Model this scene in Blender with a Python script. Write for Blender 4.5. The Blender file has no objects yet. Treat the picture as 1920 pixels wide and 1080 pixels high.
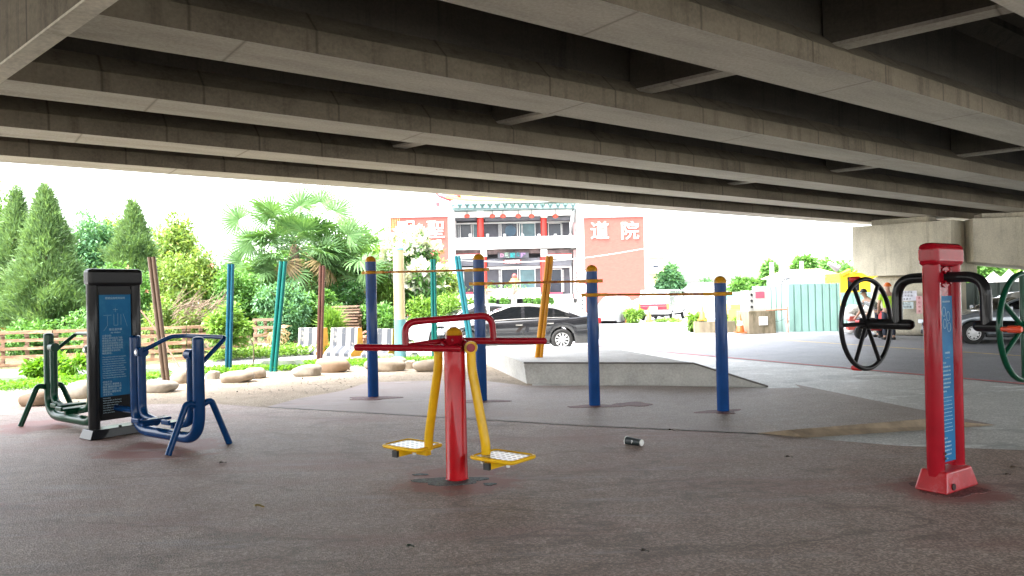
import bpy, bmesh, math, random
import numpy as np
from mathutils import Vector, Matrix
random.seed(7); rng = np.random.default_rng(11)
R = math.radians
scene = bpy.context.scene
COL = scene.collection

# ------------------------------------------------------------------ camera
CAMH = 1.7; F = 1420.0
PITCH = math.atan(12 / F); ROLL = R(1.26)
fv = Vector((0, math.cos(PITCH), math.sin(PITCH)))
r0 = Vector((1, 0, 0)); u0 = Vector((0, -math.sin(PITCH), math.cos(PITCH)))
rv = r0 * math.cos(ROLL) - u0 * math.sin(ROLL)
uv = r0 * math.sin(ROLL) + u0 * math.cos(ROLL)
cd = bpy.data.cameras.new('camera'); cam = bpy.data.objects.new('camera', cd); COL.objects.link(cam)
cam.matrix_world = Matrix(((rv.x, uv.x, -fv.x, 0), (rv.y, uv.y, -fv.y, 0), (rv.z, uv.z, -fv.z, CAMH), (0, 0, 0, 1)))
cd.sensor_width = 36; cd.lens = F / 1920 * 36; cd.clip_start = 0.05; cd.clip_end = 3000
scene.camera = cam

# ------------------------------------------------------------------ light
SUN_EL, SUN_AZ = R(60), R(-127)          # azimuth measured from +Y towards +X
w = bpy.data.worlds.new("World"); scene.world = w; w.use_nodes = True
wn = w.node_tree; bg = wn.nodes['Background']
sky = wn.nodes.new('ShaderNodeTexSky'); sky.sky_type = 'NISHITA'; sky.sun_disc = False
sky.sun_elevation = SUN_EL; sky.sun_rotation = SUN_AZ
sky.air_density = 1.0; sky.dust_density = 4.0; sky.ozone_density = 1.0
hs = wn.nodes.new('ShaderNodeHueSaturation'); hs.inputs['Saturation'].default_value = 0.3   # milky overcast sky
wn.links.new(sky.outputs[0], hs.inputs['Color']); wn.links.new(hs.outputs[0], bg.inputs[0]); bg.inputs[1].default_value = 0.15
sd = bpy.data.lights.new('sun', 'SUN'); sun = bpy.data.objects.new('sun', sd); COL.objects.link(sun)
sd.energy = 0.6; sd.angle = R(14); sd.color = (1, .96, .9)
sdir = Vector((math.sin(SUN_AZ) * math.cos(SUN_EL), math.cos(SUN_AZ) * math.cos(SUN_EL), math.sin(SUN_EL)))
sun.rotation_euler = sdir.to_track_quat('Z', 'Y').to_euler()
vs = scene.view_settings; vs.view_transform = 'Standard'; vs.look = 'None'; vs.gamma = 1; vs.exposure = 3.5
scene.render.engine = 'CYCLES'
scene.cycles.use_denoising = True; scene.cycles.max_bounces = 7; scene.cycles.diffuse_bounces = 5
scene.cycles.transparent_max_bounces = 6; scene.cycles.sample_clamp_indirect = 6

# ------------------------------------------------------------------ helpers
def ray(px, py):
    return fv + rv * ((px - 960) / F) + uv * ((540 - py) / F)
def G(px, py, z=0.0):                       # the point of height z seen at a pixel of the photo
    d = ray(px, py); t = (z - CAMH) / d.z
    return Vector((d.x * t, d.y * t, z))
def P(px, py, Y):                           # the point at depth Y seen at a pixel
    d = ray(px, py); t = Y / d.y
    return Vector((d.x * t, Y, CAMH + d.z * t))

def tag(o, label=None, cat=None, group=None, kind=None):
    if label: o['label'] = label
    if cat: o['category'] = cat
    if group: o['group'] = group
    if kind: o['kind'] = kind
    return o
def empty(name, loc=(0, 0, 0), rz=0, label=None, cat=None, group=None):
    o = bpy.data.objects.new(name, None); COL.objects.link(o); o.location = loc; o.rotation_euler = (0, 0, rz)
    o.empty_display_size = .1
    return tag(o, label, cat, group)
def copy_tree(o, parent=None):
    c = o.copy(); COL.objects.link(c)
    if parent: c.parent = parent
    for ch in o.children: copy_tree(ch, c)
    return c

class MB:
    def __init__(s): s.v = []; s.f = []; s.sm = []; s.mi = []; s.cur = 0
    def add(s, vs_, fs, smooth=False):
        b = len(s.v); s.v += [tuple(v) for v in vs_]
        for f in fs: s.f.append([b + i for i in f]); s.sm.append(smooth); s.mi.append(s.cur)
        return s
    def box(s, c, size, rz=0, M=None, taper=1.0):
        x, y, z = [a / 2 for a in size]; vv = []
        cr, sr = math.cos(rz), math.sin(rz)
        for dz in (-1, 1):
            k = taper if dz > 0 else 1
            for dx, dy in ((-1, -1), (1, -1), (1, 1), (-1, 1)):
                a, b = dx * x * k, dy * y * k
                p = Vector((c[0] + a * cr - b * sr, c[1] + a * sr + b * cr, c[2] + dz * z))
                vv.append(M @ p if M else p)
        return s.add(vv, [(3, 2, 1, 0), (4, 5, 6, 7), (0, 1, 5, 4), (1, 2, 6, 5), (2, 3, 7, 6), (3, 0, 4, 7)])
    def bb(s, x0, x1, y0, y1, z0, z1):
        return s.box(((x0 + x1) / 2, (y0 + y1) / 2, (z0 + z1) / 2), (abs(x1 - x0), abs(y1 - y0), abs(z1 - z0)))
    def prism(s, poly, z0, z1, ax=None):     # poly in plan, or mapped by ax(a,b,h)->point
        n = len(poly)
        m = ax or (lambda a, b, h: (a, b, h))
        vv = [m(a, b, z0) for a, b in poly] + [m(a, b, z1) for a, b in poly]
        return s.add(vv, [list(range(n))[::-1], list(range(n, 2 * n))] + [(i, (i + 1) % n, n + (i + 1) % n, n + i) for i in range(n)])
    def tube(s, pts, r, seg=12, cap=True, flat=1.0):
        pts = [Vector(p) for p in pts]; n = len(pts)
        rs = r if isinstance(r, (list, tuple)) else [r] * n
        tang = []
        for i in range(n):
            a = pts[max(0, i - 1)]; b = pts[min(n - 1, i + 1)]
            tang.append((b - a).normalized())
        up = Vector((0, 0, 1)) if abs(tang[0].z) < .9 else Vector((0, 1, 0))
        nx = (up - tang[0] * up.dot(tang[0])).normalized(); rings = []
        for i in range(n):
            nx = (nx - tang[i] * nx.dot(tang[i])).normalized(); ny = tang[i].cross(nx)
            rings.append([pts[i] + nx * (rs[i] * math.cos(2 * math.pi * k / seg)) + ny * (rs[i] * flat * math.sin(2 * math.pi * k / seg)) for k in range(seg)])
        vv = [p for q in rings for p in q]; ff = []
        for i in range(n - 1):
            for k in range(seg):
                a = i * seg + k; b = i * seg + (k + 1) % seg
                ff.append((a, b, b + seg, a + seg))
        s.add(vv, ff, True)
        if cap:
            s.add(rings[0], [list(range(seg))[::-1]]); s.add(rings[-1], [list(range(seg))])
        return s
    def cyl(s, a, b, r, seg=16, r2=None): return s.tube([a, b], [r, r if r2 is None else r2], seg)
    def lathe(s, prof, c=(0, 0, 0), seg=20, M=None):   # prof (r,z)
        vv = []; n = len(prof)
        for r, z in prof:
            for k in range(seg):
                a = 2 * math.pi * k / seg
                p = Vector((c[0] + r * math.cos(a), c[1] + r * math.sin(a), c[2] + z)); vv.append(M @ p if M else p)
        ff = []
        for i in range(n - 1):
            for k in range(seg):
                a = i * seg + k; b = i * seg + (k + 1) % seg; ff.append((a, b, b + seg, a + seg))
        s.add(vv, ff, True)
        s.add(vv[:seg], [list(range(seg))[::-1]]); s.add(vv[-seg:], [list(range(seg))])
        return s
    def build(s, name, mats, parent=None, loc=None, bevel=0, sub=0):
        me = bpy.data.meshes.new(name); me.from_pydata(s.v, [], s.f)
        me.polygons.foreach_set('use_smooth', s.sm); me.polygons.foreach_set('material_index', s.mi)
        for m in (mats if isinstance(mats, (list, tuple)) else [mats]): me.materials.append(m)
        me.update()
        o = bpy.data.objects.new(name, me); COL.objects.link(o)
        if parent: o.parent = parent
        if loc: o.location = loc
        if bevel:
            b = o.modifiers.new('bevel', 'BEVEL'); b.width = bevel; b.segments = 3; b.limit_method = 'ANGLE'; b.angle_limit = R(40); b.harden_normals = True; me.polygons.foreach_set('use_smooth', [True] * len(me.polygons))
        if sub:
            b = o.modifiers.new('subsurf', 'SUBSURF'); b.levels = sub; b.render_levels = sub
        return o

def arc(pts, rad=.1, n=6):                   # rounds the corners of a polyline
    pts = [Vector(p) for p in pts]; out = [pts[0]]
    for i in range(1, len(pts) - 1):
        a, b, c = pts[i - 1], pts[i], pts[i + 1]
        d1 = (a - b); d2 = (c - b); k = min(rad, d1.length * .49, d2.length * .49)
        p = b + d1.normalized() * k; q = b + d2.normalized() * k
        for j in range(n + 1):
            t = j / n; out.append(p * (1 - t) ** 2 + b * 2 * t * (1 - t) + q * t * t)
    out.append(pts[-1]); return out

# ------------------------------------------------------------------ materials
def newmat(name):
    m = bpy.data.materials.new(name); m.use_nodes = True
    return m, m.node_tree.nodes, m.node_tree.links, m.node_tree.nodes['Principled BSDF']
def coords(N, L, kind='Object', scale=(1, 1, 1), rot=(0, 0, 0)):
    tc = N.new('ShaderNodeTexCoord'); mp = N.new('ShaderNodeMapping'); L.new(tc.outputs[kind], mp.inputs[0])
    mp.inputs['Scale'].default_value = scale; mp.inputs['Rotation'].default_value = rot
    return mp.outputs[0]
def noise(N, L, vec, sc, det=4, rough=.6):
    n = N.new('ShaderNodeTexNoise'); n.inputs['Scale'].default_value = sc; n.inputs['Detail'].default_value = det
    n.inputs['Roughness'].default_value = rough; L.new(vec, n.inputs['Vector']); return n.outputs['Fac']
def ramp(N, L, fac, stops):
    r = N.new('ShaderNodeValToRGB'); e = r.color_ramp.elements
    while len(e) < len(stops): e.new(.5)
    for i, (p, c) in enumerate(stops):
        e[i].position = p; e[i].color = (*c, 1) if len(c) == 3 else c
    L.new(fac, r.inputs[0]); return r.outputs[0]
def mix(N, L, fac, a, b, mode='MIX'):
    m = N.new('ShaderNodeMix'); m.data_type = 'RGBA'; m.blend_type = mode
    for sock, v in ((m.inputs[0], fac), (m.inputs[6], a), (m.inputs[7], b)):
        if isinstance(v, (int, float)): sock.default_value = v
        elif isinstance(v, tuple): sock.default_value = (*v, 1)
        else: L.new(v, sock)
    return m.outputs[2]
def bump(N, L, bs, h, strength=.3, dist=.02):
    b = N.new('ShaderNodeBump'); b.inputs['Strength'].default_value = strength; b.inputs['Distance'].default_value = dist
    L.new(h, b.inputs['Height']); L.new(b.outputs[0], bs.inputs['Normal'])
def mul(c, k): return tuple(min(1, a * k) for a in c)

def pm(name, col, rough=.6, metal=0, var=.15, sc=3, bmp=0, bsc=40, coat=0, dirt=None, dsc=2, dthr=.6, stretch=(1, 1, 1), kind='Object', spec=.5):
    m, N, L, b = newmat(name)
    v = coords(N, L, kind, stretch)
    n = noise(N, L, v, sc)
    c = ramp(N, L, n, [(.3, mul(col, 1 - var)), (.7, mul(col, 1 + var))])
    if dirt:
        d = noise(N, L, v, dsc, 6, .7)
        f = ramp(N, L, d, [(dthr - .06, (0, 0, 0)), (dthr + .08, (1, 1, 1))])
        c = mix(N, L, f, c, dirt)
    L.new(c, b.inputs['Base Color'])
    b.inputs['Roughness'].default_value = rough; b.inputs['Metallic'].default_value = metal
    b.inputs['Specular IOR Level'].default_value = spec
    if coat: b.inputs['Coat Weight'].default_value = coat; b.inputs['Coat Roughness'].default_value = .05
    if bmp: bump(N, L, b, noise(N, L, coords(N, L, kind), bsc, 5, .7), bmp, .01)
    return m

def paint(name, col, rough=.26, chip=None, thr=.72):   # painted steel with scuffs
    m = pm(name, col, rough, 0, .12, 5, .05, 60, .22, chip or mul(col, .5), 14, thr, spec=.10)
    return m

def leafmat(name, c1, c2, c3=None, tl=.35):
    m, N, L, b = newmat(name)
    g = N.new('ShaderNodeNewGeometry')
    stops = [(0, c1), (.6, c2)] + ([(.93, c2), (1, c3)] if c3 else [(1, mul(c2, 1.25))])
    c = ramp(N, L, g.outputs['Random Per Island'], stops)
    n = noise(N, L, coords(N, L, 'Object'), 1.1, 3)
    c = mix(N, L, ramp(N, L, n, [(.38, (1, 1, 1)), (.62, (0, 0, 0))]), c, mix(N, L, 1.0, c, (.72, .76, .68), 'MULTIPLY'))
    L.new(c, b.inputs['Base Color']); b.inputs['Roughness'].default_value = .5; b.inputs['Specular IOR Level'].default_value = .35
    t = N.new('ShaderNodeBsdfTranslucent'); L.new(mix(N, L, 1.0, c, (1.15, 1.1, .55), 'MULTIPLY'), t.inputs[0])
    ms = N.new('ShaderNodeMixShader'); ms.inputs[0].default_value = tl
    L.new(b.outputs[0], ms.inputs[1]); L.new(t.outputs[0], ms.inputs[2]); L.new(ms.outputs[0], N['Material Output'].inputs[0])
    return m

M = {}
M['red'] = paint('red_paint', (.42, .006, .011)); M['darkred'] = paint('dark_red_paint', (.28, .005, .013))
M['yellow'] = paint('yellow_paint', (.74, .43, .01), .35, (.45, .22, .01))
M['blue'] = paint('blue_paint', (.003, .036, .125), .25); M['barblue'] = paint('bar_blue_paint', (.004, .046, .18), .25)
M['green'] = paint('green_paint', (.003, .045, .022), .28)
M['black'] = paint('black_paint', (.012, .012, .013), .3, (.05, .05, .045))
M['rust'] = paint('rusty_bar_paint', (.26, .07, .02), .4, (.45, .2, .02), .5)
M['ochre'] = paint('ochre_paint', (.5, .23, .01), .4, (.2, .08, .01), .62)
M['blackplastic'] = pm('black_plastic', (.012, .012, .012), .5)
M['knob'] = pm('red_rubber_knob', (.55, .02, .02), .45)
M['knob2'] = pm('orange_rubber_knob', (.6, .06, .02), .45)
M['panel'] = pm('blue_panel', (.014, .14, .31), .45, 0, .15, 2, 0, 40, 0, (.03, .19, .36), 3, .58, spec=.12)
M['panelt'] = pm('panel_text', (.42, .58, .66), .5)
M['chrome'] = pm('bare_steel', (.5, .48, .45), .3, .9)
# concrete of the bridge: streaks, form joints, stains
def concrete(name, col, dark, stretch=(1, 1, 1), rz=0, joints=0, drip=False):
    m, N, L, b = newmat(name)
    v = coords(N, L, 'Object', stretch, (0, 0, rz)); v1 = coords(N, L, 'Object')
    a = noise(N, L, v, 1.3, 7, .65); c = ramp(N, L, a, [(.25, mul(col, .52)), (.5, col), (.75, mul(col, 1.32))])
    d = noise(N, L, v, .8, 8, .72); f = ramp(N, L, d, [(.5, (0, 0, 0)), (.66, (1, 1, 1))])
    c = mix(N, L, mix(N, L, 1.0, f, (.75, .75, .75), 'MULTIPLY'), c, dark)
    if drip:
        dv = coords(N, L, 'Object', (3.2, 3.2, .22)); dn = noise(N, L, dv, 1.5, 5, .7)
        c = mix(N, L, ramp(N, L, dn, [(.53, (0, 0, 0)), (.68, (.8, .8, .8))]), c, mul(dark, .8))
    sp = noise(N, L, v1, 28, 3, .7); c = mix(N, L, .35, c, ramp(N, L, sp, [(.3, mul(col, .5)), (.7, mul(col, 1.3))]))
    if joints:
        vj = N.new('ShaderNodeTexVoronoi'); vj.voronoi_dimensions = '1D'; vj.feature = 'DISTANCE_TO_EDGE'; vj.inputs['Scale'].default_value = joints
        sx = N.new('ShaderNodeSeparateXYZ'); L.new(v1, sx.inputs[0]); oi = N.new('ShaderNodeObjectInfo'); ma = N.new('ShaderNodeMath'); ma.operation = 'MULTIPLY_ADD'; ma.inputs[1].default_value = 40
        L.new(oi.outputs['Random'], ma.inputs[0]); L.new(sx.outputs[0], ma.inputs[2]); L.new(ma.outputs[0], vj.inputs['W'])
        c = mix(N, L, ramp(N, L, vj.outputs['Distance'], [(0, (.75, .75, .75)), (.022 * joints, (0, 0, 0))]), c, mul(dark, .6))
    L.new(c, b.inputs['Base Color']); b.inputs['Roughness'].default_value = .88; b.inputs['Specular IOR Level'].default_value = .25
    bump(N, L, b, noise(N, L, v1, 14, 6, .75), .5, .012)
    return m
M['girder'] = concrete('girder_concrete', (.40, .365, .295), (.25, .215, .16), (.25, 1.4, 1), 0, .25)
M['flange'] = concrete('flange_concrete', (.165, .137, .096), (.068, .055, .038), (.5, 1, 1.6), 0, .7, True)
M['web'] = concrete('shaded_concrete', (.085, .074, .056), (.035, .03, .024), (.3, .3, 1), 0, 0, True)  # same concrete darkened: dim light under the deck is put into the colour
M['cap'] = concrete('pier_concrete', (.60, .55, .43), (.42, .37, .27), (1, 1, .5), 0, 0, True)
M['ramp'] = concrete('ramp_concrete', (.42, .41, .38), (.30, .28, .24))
M['kerbc'] = concrete('kerb_concrete', (.20, .23, .18), (.12, .14, .10))
# ------------------------------------------------------------------ ground
def sheet(name, pts, mat, subdiv=0):
    m = MB(); m.add(pts, [list(range(len(pts)))]); o = m.build(name, mat); tag(o, kind='structure'); return o
def groundmat(name, cols, fine, sc=.35, bm=.6, fsc=120, bd=.006, extra=None, rough=.9):
    m, N, L, b = newmat(name); v = coords(N, L, 'Object')
    a = noise(N, L, v, sc, 6, .68)
    c = ramp(N, L, a, [(.32, cols[0]), (.5, cols[1]), (.68, cols[2])])
    a2 = noise(N, L, v, sc * 5.3, 5, .7)
    c = mix(N, L, .45, c, ramp(N, L, a2, [(.3, mul(cols[0], .85)), (.7, mul(cols[2], 1.15))]))
    vo = N.new('ShaderNodeTexVoronoi'); vo.inputs['Scale'].default_value = fsc; L.new(v, vo.inputs['Vector'])
    sv = N.new('ShaderNodeSeparateColor'); L.new(vo.outputs['Color'], sv.inputs[0])
    c = mix(N, L, fine, c, mix(N, L, 1.0, c, ramp(N, L, sv.outputs[0], [(.1, (.35, .35, .35)), (.6, (1, 1, 1)), (.95, (2.2, 2.2, 2.2))]), 'MULTIPLY'))
    if extra: c = extra(N, L, v, c)
    L.new(c, b.inputs['Base Color']); b.inputs['Roughness'].default_value = rough; b.inputs['Specular IOR Level'].default_value = .3 if rough > .8 else .5
    mm = N.new('ShaderNodeMath'); mm.operation = 'ADD'; L.new(vo.outputs['Distance'], mm.inputs[0]); L.new(noise(N, L, v, 5, 4), mm.inputs[1])
    bump(N, L, b, mm.outputs[0], bm, bd)
    return m
def rub_extra(N, L, v, c):      # worn-off red top coat, scuffs
    n = noise(N, L, coords(N, L, 'Object', (.5, 1.6, 1)), .55, 7, .7)
    c = mix(N, L, ramp(N, L, n, [(.5, (0, 0, 0)), (.66, (.6, .6, .6))]), c, (.23, .115, .10))
    n2 = noise(N, L, coords(N, L, 'Object', (.35, 2.2, 1)), 1.6, 6, .75)
    n3 = noise(N, L, coords(N, L, 'Object', (.5, 1.2, 1)), .42, 5, .55)      # thin creases and seams in the poured rubber
    c = mix(N, L, ramp(N, L, n3, [(.488, (0, 0, 0)), (.5, (.5, .5, .5)), (.512, (0, 0, 0))]), c, (.09, .07, .06))
    # coat worn down to the red layer where feet scuff round the machines
    for (cx, cy, rad) in ((-.5, 7.0, 1.1), (-4.0, 8.7, 1.3), (-6.6, 10.6, 1.2), (3.55, 6.2, .9)):
        vm = N.new('ShaderNodeVectorMath'); vm.operation = 'DISTANCE'; L.new(v, vm.inputs[0]); vm.inputs[1].default_value = (cx, cy, .016)
        ad = N.new('ShaderNodeMath'); ad.operation = 'MULTIPLY_ADD'; ad.inputs[1].default_value = .9 / rad; L.new(vm.outputs['Value'], ad.inputs[0]); L.new(noise(N, L, v, 2.2, 6, .7), ad.inputs[2])
        c = mix(N, L, ramp(N, L, ad.outputs[0], [(.85, (.85, .85, .85)), (1.3, (0, 0, 0))]), c, (.24, .092, .075))
    return mix(N, L, ramp(N, L, n2, [(.56, (0, 0, 0)), (.7, (.7, .7, .7))]), c, (.36, .32, .30))
M['rubber'] = groundmat('red_rubber', [(.215, .148, .118), (.268, .204, .168), (.315, .252, .214)], .5, .5, .6, 75, .006, rub_extra, .66)
def plat_extra(N, L, v, c):     # the grey sheet blends into the red one at its thin left end
    sx = N.new('ShaderNodeSeparateXYZ'); L.new(v, sx.inputs[0]); ma = N.new('ShaderNodeMath'); ma.operation = 'MULTIPLY_ADD'; ma.inputs[1].default_value = .16
    L.new(sx.outputs[0], ma.inputs[0]); L.new(noise(N, L, v, .8, 6, .7), ma.inputs[2])
    return mix(N, L, ramp(N, L, ma.outputs[0], [(0, (1, 1, 1)), (.75, (.25, .25, .25))]), c, rub_extra(N, L, v, (.235, .18, .162)))
M['rubber2'] = groundmat('grey_rubber', [(.24, .20, .168), (.29, .25, .215), (.335, .295, .26)], .5, .4, .4, 90, .005, plat_extra, .64)
M['rubedge'] = pm('rubber_edge', (.26, .20, .135), .9, 0, .3, 6, .3, 60)
M['patch'] = groundmat('rubber_patch', [(.10, .035, .032), (.115, .042, .038), (.13, .05, .045)], .8, 2, .6, 80, .008, None, .65)
M['patchg'] = groundmat('dark_rubber_patch', [(.035, .05, .05), (.05, .065, .065), (.07, .085, .085)], .9, 2, .9, 70, .012, None, .65)
def conc_extra(N, L, v, c):     # white paint scraps
    n = noise(N, L, coords(N, L, 'Object', (.45, 1.3, 1), (0, 0, .5)), 1.7, 8, .78)
    c = mix(N, L, ramp(N, L, n, [(.565, (0, 0, 0)), (.59, (.8, .8, .8))]), c, (.70, .72, .70))
    n = noise(N, L, coords(N, L, 'Object', (.6, 1, 1)), .9, 8, .75)
    c = mix(N, L, ramp(N, L, n, [(.54, (0, 0, 0)), (.62, (.7, .7, .7))]), c, (.24, .25, .235))
    return c
M['concground'] = groundmat('paving_concrete', [(.38, .385, .355), (.46, .46, .43), (.53, .525, .50)], .3, .3, .3, 60, .004, conc_extra, .55)
M['asphalt'] = groundmat('asphalt', [(.165, .168, .178), (.195, .198, .21), (.225, .228, .24)], .3, .25, .3, 70, .004, None, .58)
M['path'] = groundmat('path_asphalt', [(.15, .15, .155), (.18, .18, .18), (.215, .215, .21)], .4, .4, .4, 60, .004)
M['sand'] = groundmat('sand', [(.23, .18, .13), (.30, .245, .18), (.34, .285, .22)], .22, .6, .8, 45, .02)
M['soil'] = groundmat('garden_soil', [(.07, .09, .035), (.10, .13, .045), (.16, .14, .08)], .7, .7, .9, 20, .05)
M['redline'] = pm('red_line_paint', (.50, .13, .13), .7, 0, .3, 8, 0, 40, 0, (.25, .2, .2), 12, .62)
M['yellowline'] = pm('yellow_line_paint', (.60, .42, .16), .7, 0, .3, 8, 0, 40, 0, (.3, .28, .22), 12, .62)

sheet('ground', [(-900, -60, 0), (900, -60, 0), (900, 1500, 0), (-900, 1500, 0)], M['concground'])
def gz(lst, z): return [G(x, y, z) for x, y in lst]
near = [(14, 3.2, .016), (14, -8, .016), (-14, -8, .016), (-16, 12, .016)]
RB = [(-260, 782), (0, 766), (160, 758), (400, 757), (500, 764), (660, 773), (1100, 799), (1420, 813.5), (1690, 836), (1920, 844), (2400, 862)]
m = MB(); far = gz(RB, .016); pts = far + [Vector((far[-1].x, -8, .016)), Vector((far[0].x - 3, -8, .016))]
m.add(pts, [list(range(len(pts)))[::-1]])
lo = [Vector((p.x, p.y, 0)) for p in far]
for i in range(len(far) - 1): m.add([far[i], far[i + 1], lo[i + 1], lo[i]], [(0, 1, 2, 3)])
tag(m.build('rubber_ground', M['rubber']), kind='structure')
# raised, greyer rubber sheet with its bevelled tip
top = [(985, 723, .02), (1240, 723, .02), (1440, 728, .02), (1500, 727, .04), (1740, 785, .1), (1480, 806, .07), (1420, 812, .022), (1100, 798, .022), (660, 772, .022), (500, 763, .022), (560, 747, .02), (640, 733, .02), (690, 717, .02), (800, 714, .02), (900, 713, .02)]
m = MB(); tp = [G(*t) for t in top]
c0 = G(1366, 769, .021); n = len(tp); m.add(tp + [c0], [(n, (i + 1) % n, i) for i in range(n)])
m.cur = 1
a, b_, c_, d_, e_ = G(1420, 812, .022), G(1510, 821, .001), G(1868, 797, .001), G(1740, 785, .1), G(1480, 806, .07)
m.add([a, b_, c_, d_, e_], [(0, 1, 4), (1, 2, 4), (2, 3, 4)]); m.cur = 0
m.add([G(1500, 727, .04), c_, d_, G(1490, 720, .001)], [(0, 2, 1), (3, 0, 1)])
tag(m.build('rubber_plateau_ground', [M['rubber2'], M['rubedge']]), kind='structure')
sheet('sand', gz([(-260, 786), (0, 768), (160, 760), (400, 759), (500, 766), (640, 738), (690, 720), (900, 717), (1000, 728), (990, 700), (905, 682), (830, 684), (700, 690), (640, 688), (540, 694), (470, 703), (400, 708), (310, 718), (150, 738), (0, 740), (-260, 752)], .008)[::-1], M['sand'])
sheet('path', gz([(-700, 775), (0, 726), (270, 706), (480, 694), (600, 680), (700, 674), (830, 676), (830, 664), (700, 664), (560, 664), (460, 670), (240, 688), (0, 693), (-700, 740)], .004)[::-1], M['path'])
gp = gz([(-900, 742), (0, 694), (240, 688.6), (460, 670.6), (560, 664.6), (700, 664.4), (770, 640)], .003)
sheet('garden_ground', gp + [Vector((-1, 60, .003)), Vector((-80, 60, .003))], M['soil'])
# road: strip along the red edge line
ra, rb = G(1126, 650.5), G(1920, 722); rd = (ra - rb).normalized(); rn = Vector((-rd.y, rd.x, 0))
if rn.x < 0: rn = -rn
def rp(t, o, z): return Vector((rb.x, rb.y, 0)) + rd * t + rn * o + Vector((0, 0, z))
sheet('road', [rp(-14, 0, .004), rp(-14, 13.2, .004), rp(60, 13.2, .004), rp(60, 0, .004)], M['asphalt'])
sheet('road_red_line', [rp(-14, .05, .008), rp(-14, .2, .008), rp(34, .2, .008), rp(34, .05, .008)], M['redline'])
ya, yb = G(1380, 632), G(1920, 668); yd = (ya - yb).normalized(); yn = Vector((-yd.y, yd.x, 0))
sheet('road_yellow_line', [p + Vector((0, 0, .008)) for p in (yb - yd * 12 - yn * .07, yb - yd * 12 + yn * .07, ya + yd * 8 + yn * .07, ya + yd * 8 - yn * .07)], M['yellowline'])

def blob_patch(name, px, py, rx, ry, mat, z=.024, seed=1, h=.004, tailpx=None):
    rr = random.Random(seed); c = G(px, py, z); pts = []
    for k in range(28):
        a = 2 * math.pi * k / 28
        q = 1 + .16 * math.sin(3 * a + seed) + .1 * math.sin(5 * a + 2 * seed) + rr.uniform(-.05, .05)
        pts.append((c.x + rx * q * math.cos(a), c.y + ry * q * math.sin(a)))
    m = MB(); m.prism(pts, z - h - .01, z); o = m.build(name, mat); tag(o, kind='structure'); return o
blob_patch('rubber_repair_ground', 700, 746, .42, .22, M['patch'], .026, 1)
blob_patch('rubber_repair_ground', 905, 752, .40, .16, M['patch'], .026, 2)
blob_patch('rubber_repair_ground', 1118, 761, .42, .14, M['patch'], .026, 3)
blob_patch('rubber_repair_ground', 1185, 757.5, .30, .2, M['patch'], .027, 4)
blob_patch('rubber_repair_ground', 1360, 771.5, .36, .18, M['patch'], .026, 5)
blob_patch('dark_rubber_repair_ground', 845, 901, .31, .15, M['patchg'], .021, 6)
blob_patch('dark_rubber_repair_ground', 918, 907, .055, .045, M['patchg'], .021, 7)
blob_patch('rubber_repair_ground', 1776, 917, .27, .23, M['patch'], .021, 8)
blob_patch('dark_rubber_repair_ground', 788, 889, .075, .03, M['patchg'], .021, 9)

# ------------------------------------------------------------------ bridge
D = Vector((.801, .599, 0)); N_ = Vector((-.599, .801, 0)); T = Vector((-.74, .67, 0)).normalized()
BZ = 4.0
bridge = empty('bridge', (0, 0, 0), 0, 'low concrete road bridge of parallel girders spanning over the whole playground', 'bridge')
ANG = math.atan2(D.y, D.x)
PC = [-7.6, -5.15, -2.7, -.25, 2.2, 4.66, 7.10, 9.56, 12.0, 14.25]
prof = [(-.35, 0), (.35, 0), (.35, .22), (.11, .46), (.11, 1.15), (.32, 1.32), (.32, 1.42), (-.32, 1.42), (-.32, 1.32), (-.11, 1.15), (-.11, .46), (-.35, .22)]
for p in PC:
    m = MB(); S0, S1 = -34, 52; n = len(prof)
    # soffit, stained flange and shade-darkened web each take their own concrete tone
    vv = [(s, q, BZ + z) for s in (S0, S1) for q, z in prof]
    for i in range(n):
        j = (i + 1) % n
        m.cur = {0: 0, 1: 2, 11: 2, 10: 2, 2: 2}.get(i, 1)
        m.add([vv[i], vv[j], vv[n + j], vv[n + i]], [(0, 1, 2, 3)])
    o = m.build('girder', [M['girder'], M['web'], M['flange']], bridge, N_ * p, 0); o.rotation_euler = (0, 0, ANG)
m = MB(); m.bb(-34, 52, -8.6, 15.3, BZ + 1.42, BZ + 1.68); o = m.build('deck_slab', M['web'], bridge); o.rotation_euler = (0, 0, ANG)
m = MB(); m.bb(-34, 52, 15.0, 15.25, BZ + 1.68, BZ + 2.6); m.bb(-34, 52, -8.5, -8.25, BZ + 1.68, BZ + 2.6); o = m.build('parapet', M['cap'], bridge); o.rotation_euler = (0, 0, ANG)
TA = math.atan2(T.y, T.x)
def diaphragm(base, p0, p1):
    nt = N_.dot(T); b0 = N_.dot(base)
    a = base + T * ((p0 - b0) / nt); c = base + T * ((p1 - b0) / nt); L_ = (c - a).length
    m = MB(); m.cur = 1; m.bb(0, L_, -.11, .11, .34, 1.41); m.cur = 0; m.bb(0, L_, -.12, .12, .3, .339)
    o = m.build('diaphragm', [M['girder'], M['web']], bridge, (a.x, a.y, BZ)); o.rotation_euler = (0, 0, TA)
for base in (Vector((3.64, 8.2, 0)), Vector((9.45, 15.2, 0))):
    for i in range(3, 9): diaphragm(base, PC[i] + .115, PC[i + 1] - .115)
# low cross beam at the upper left; lit underside put into a paler lip
k = 1.42; a = Vector((-2.76 * k, 4.08 * k, 0))
m = MB(); m.bb(-9, 3, 0, .12, 3.402, 3.995); m.cur = 1; m.bb(-9, 3, -.004, .124, 3.385, 3.4015); o = m.build('cross_beam', [M['flange'], M['cap']], bridge, a); o.rotation_euler = (0, 0, TA)
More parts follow.
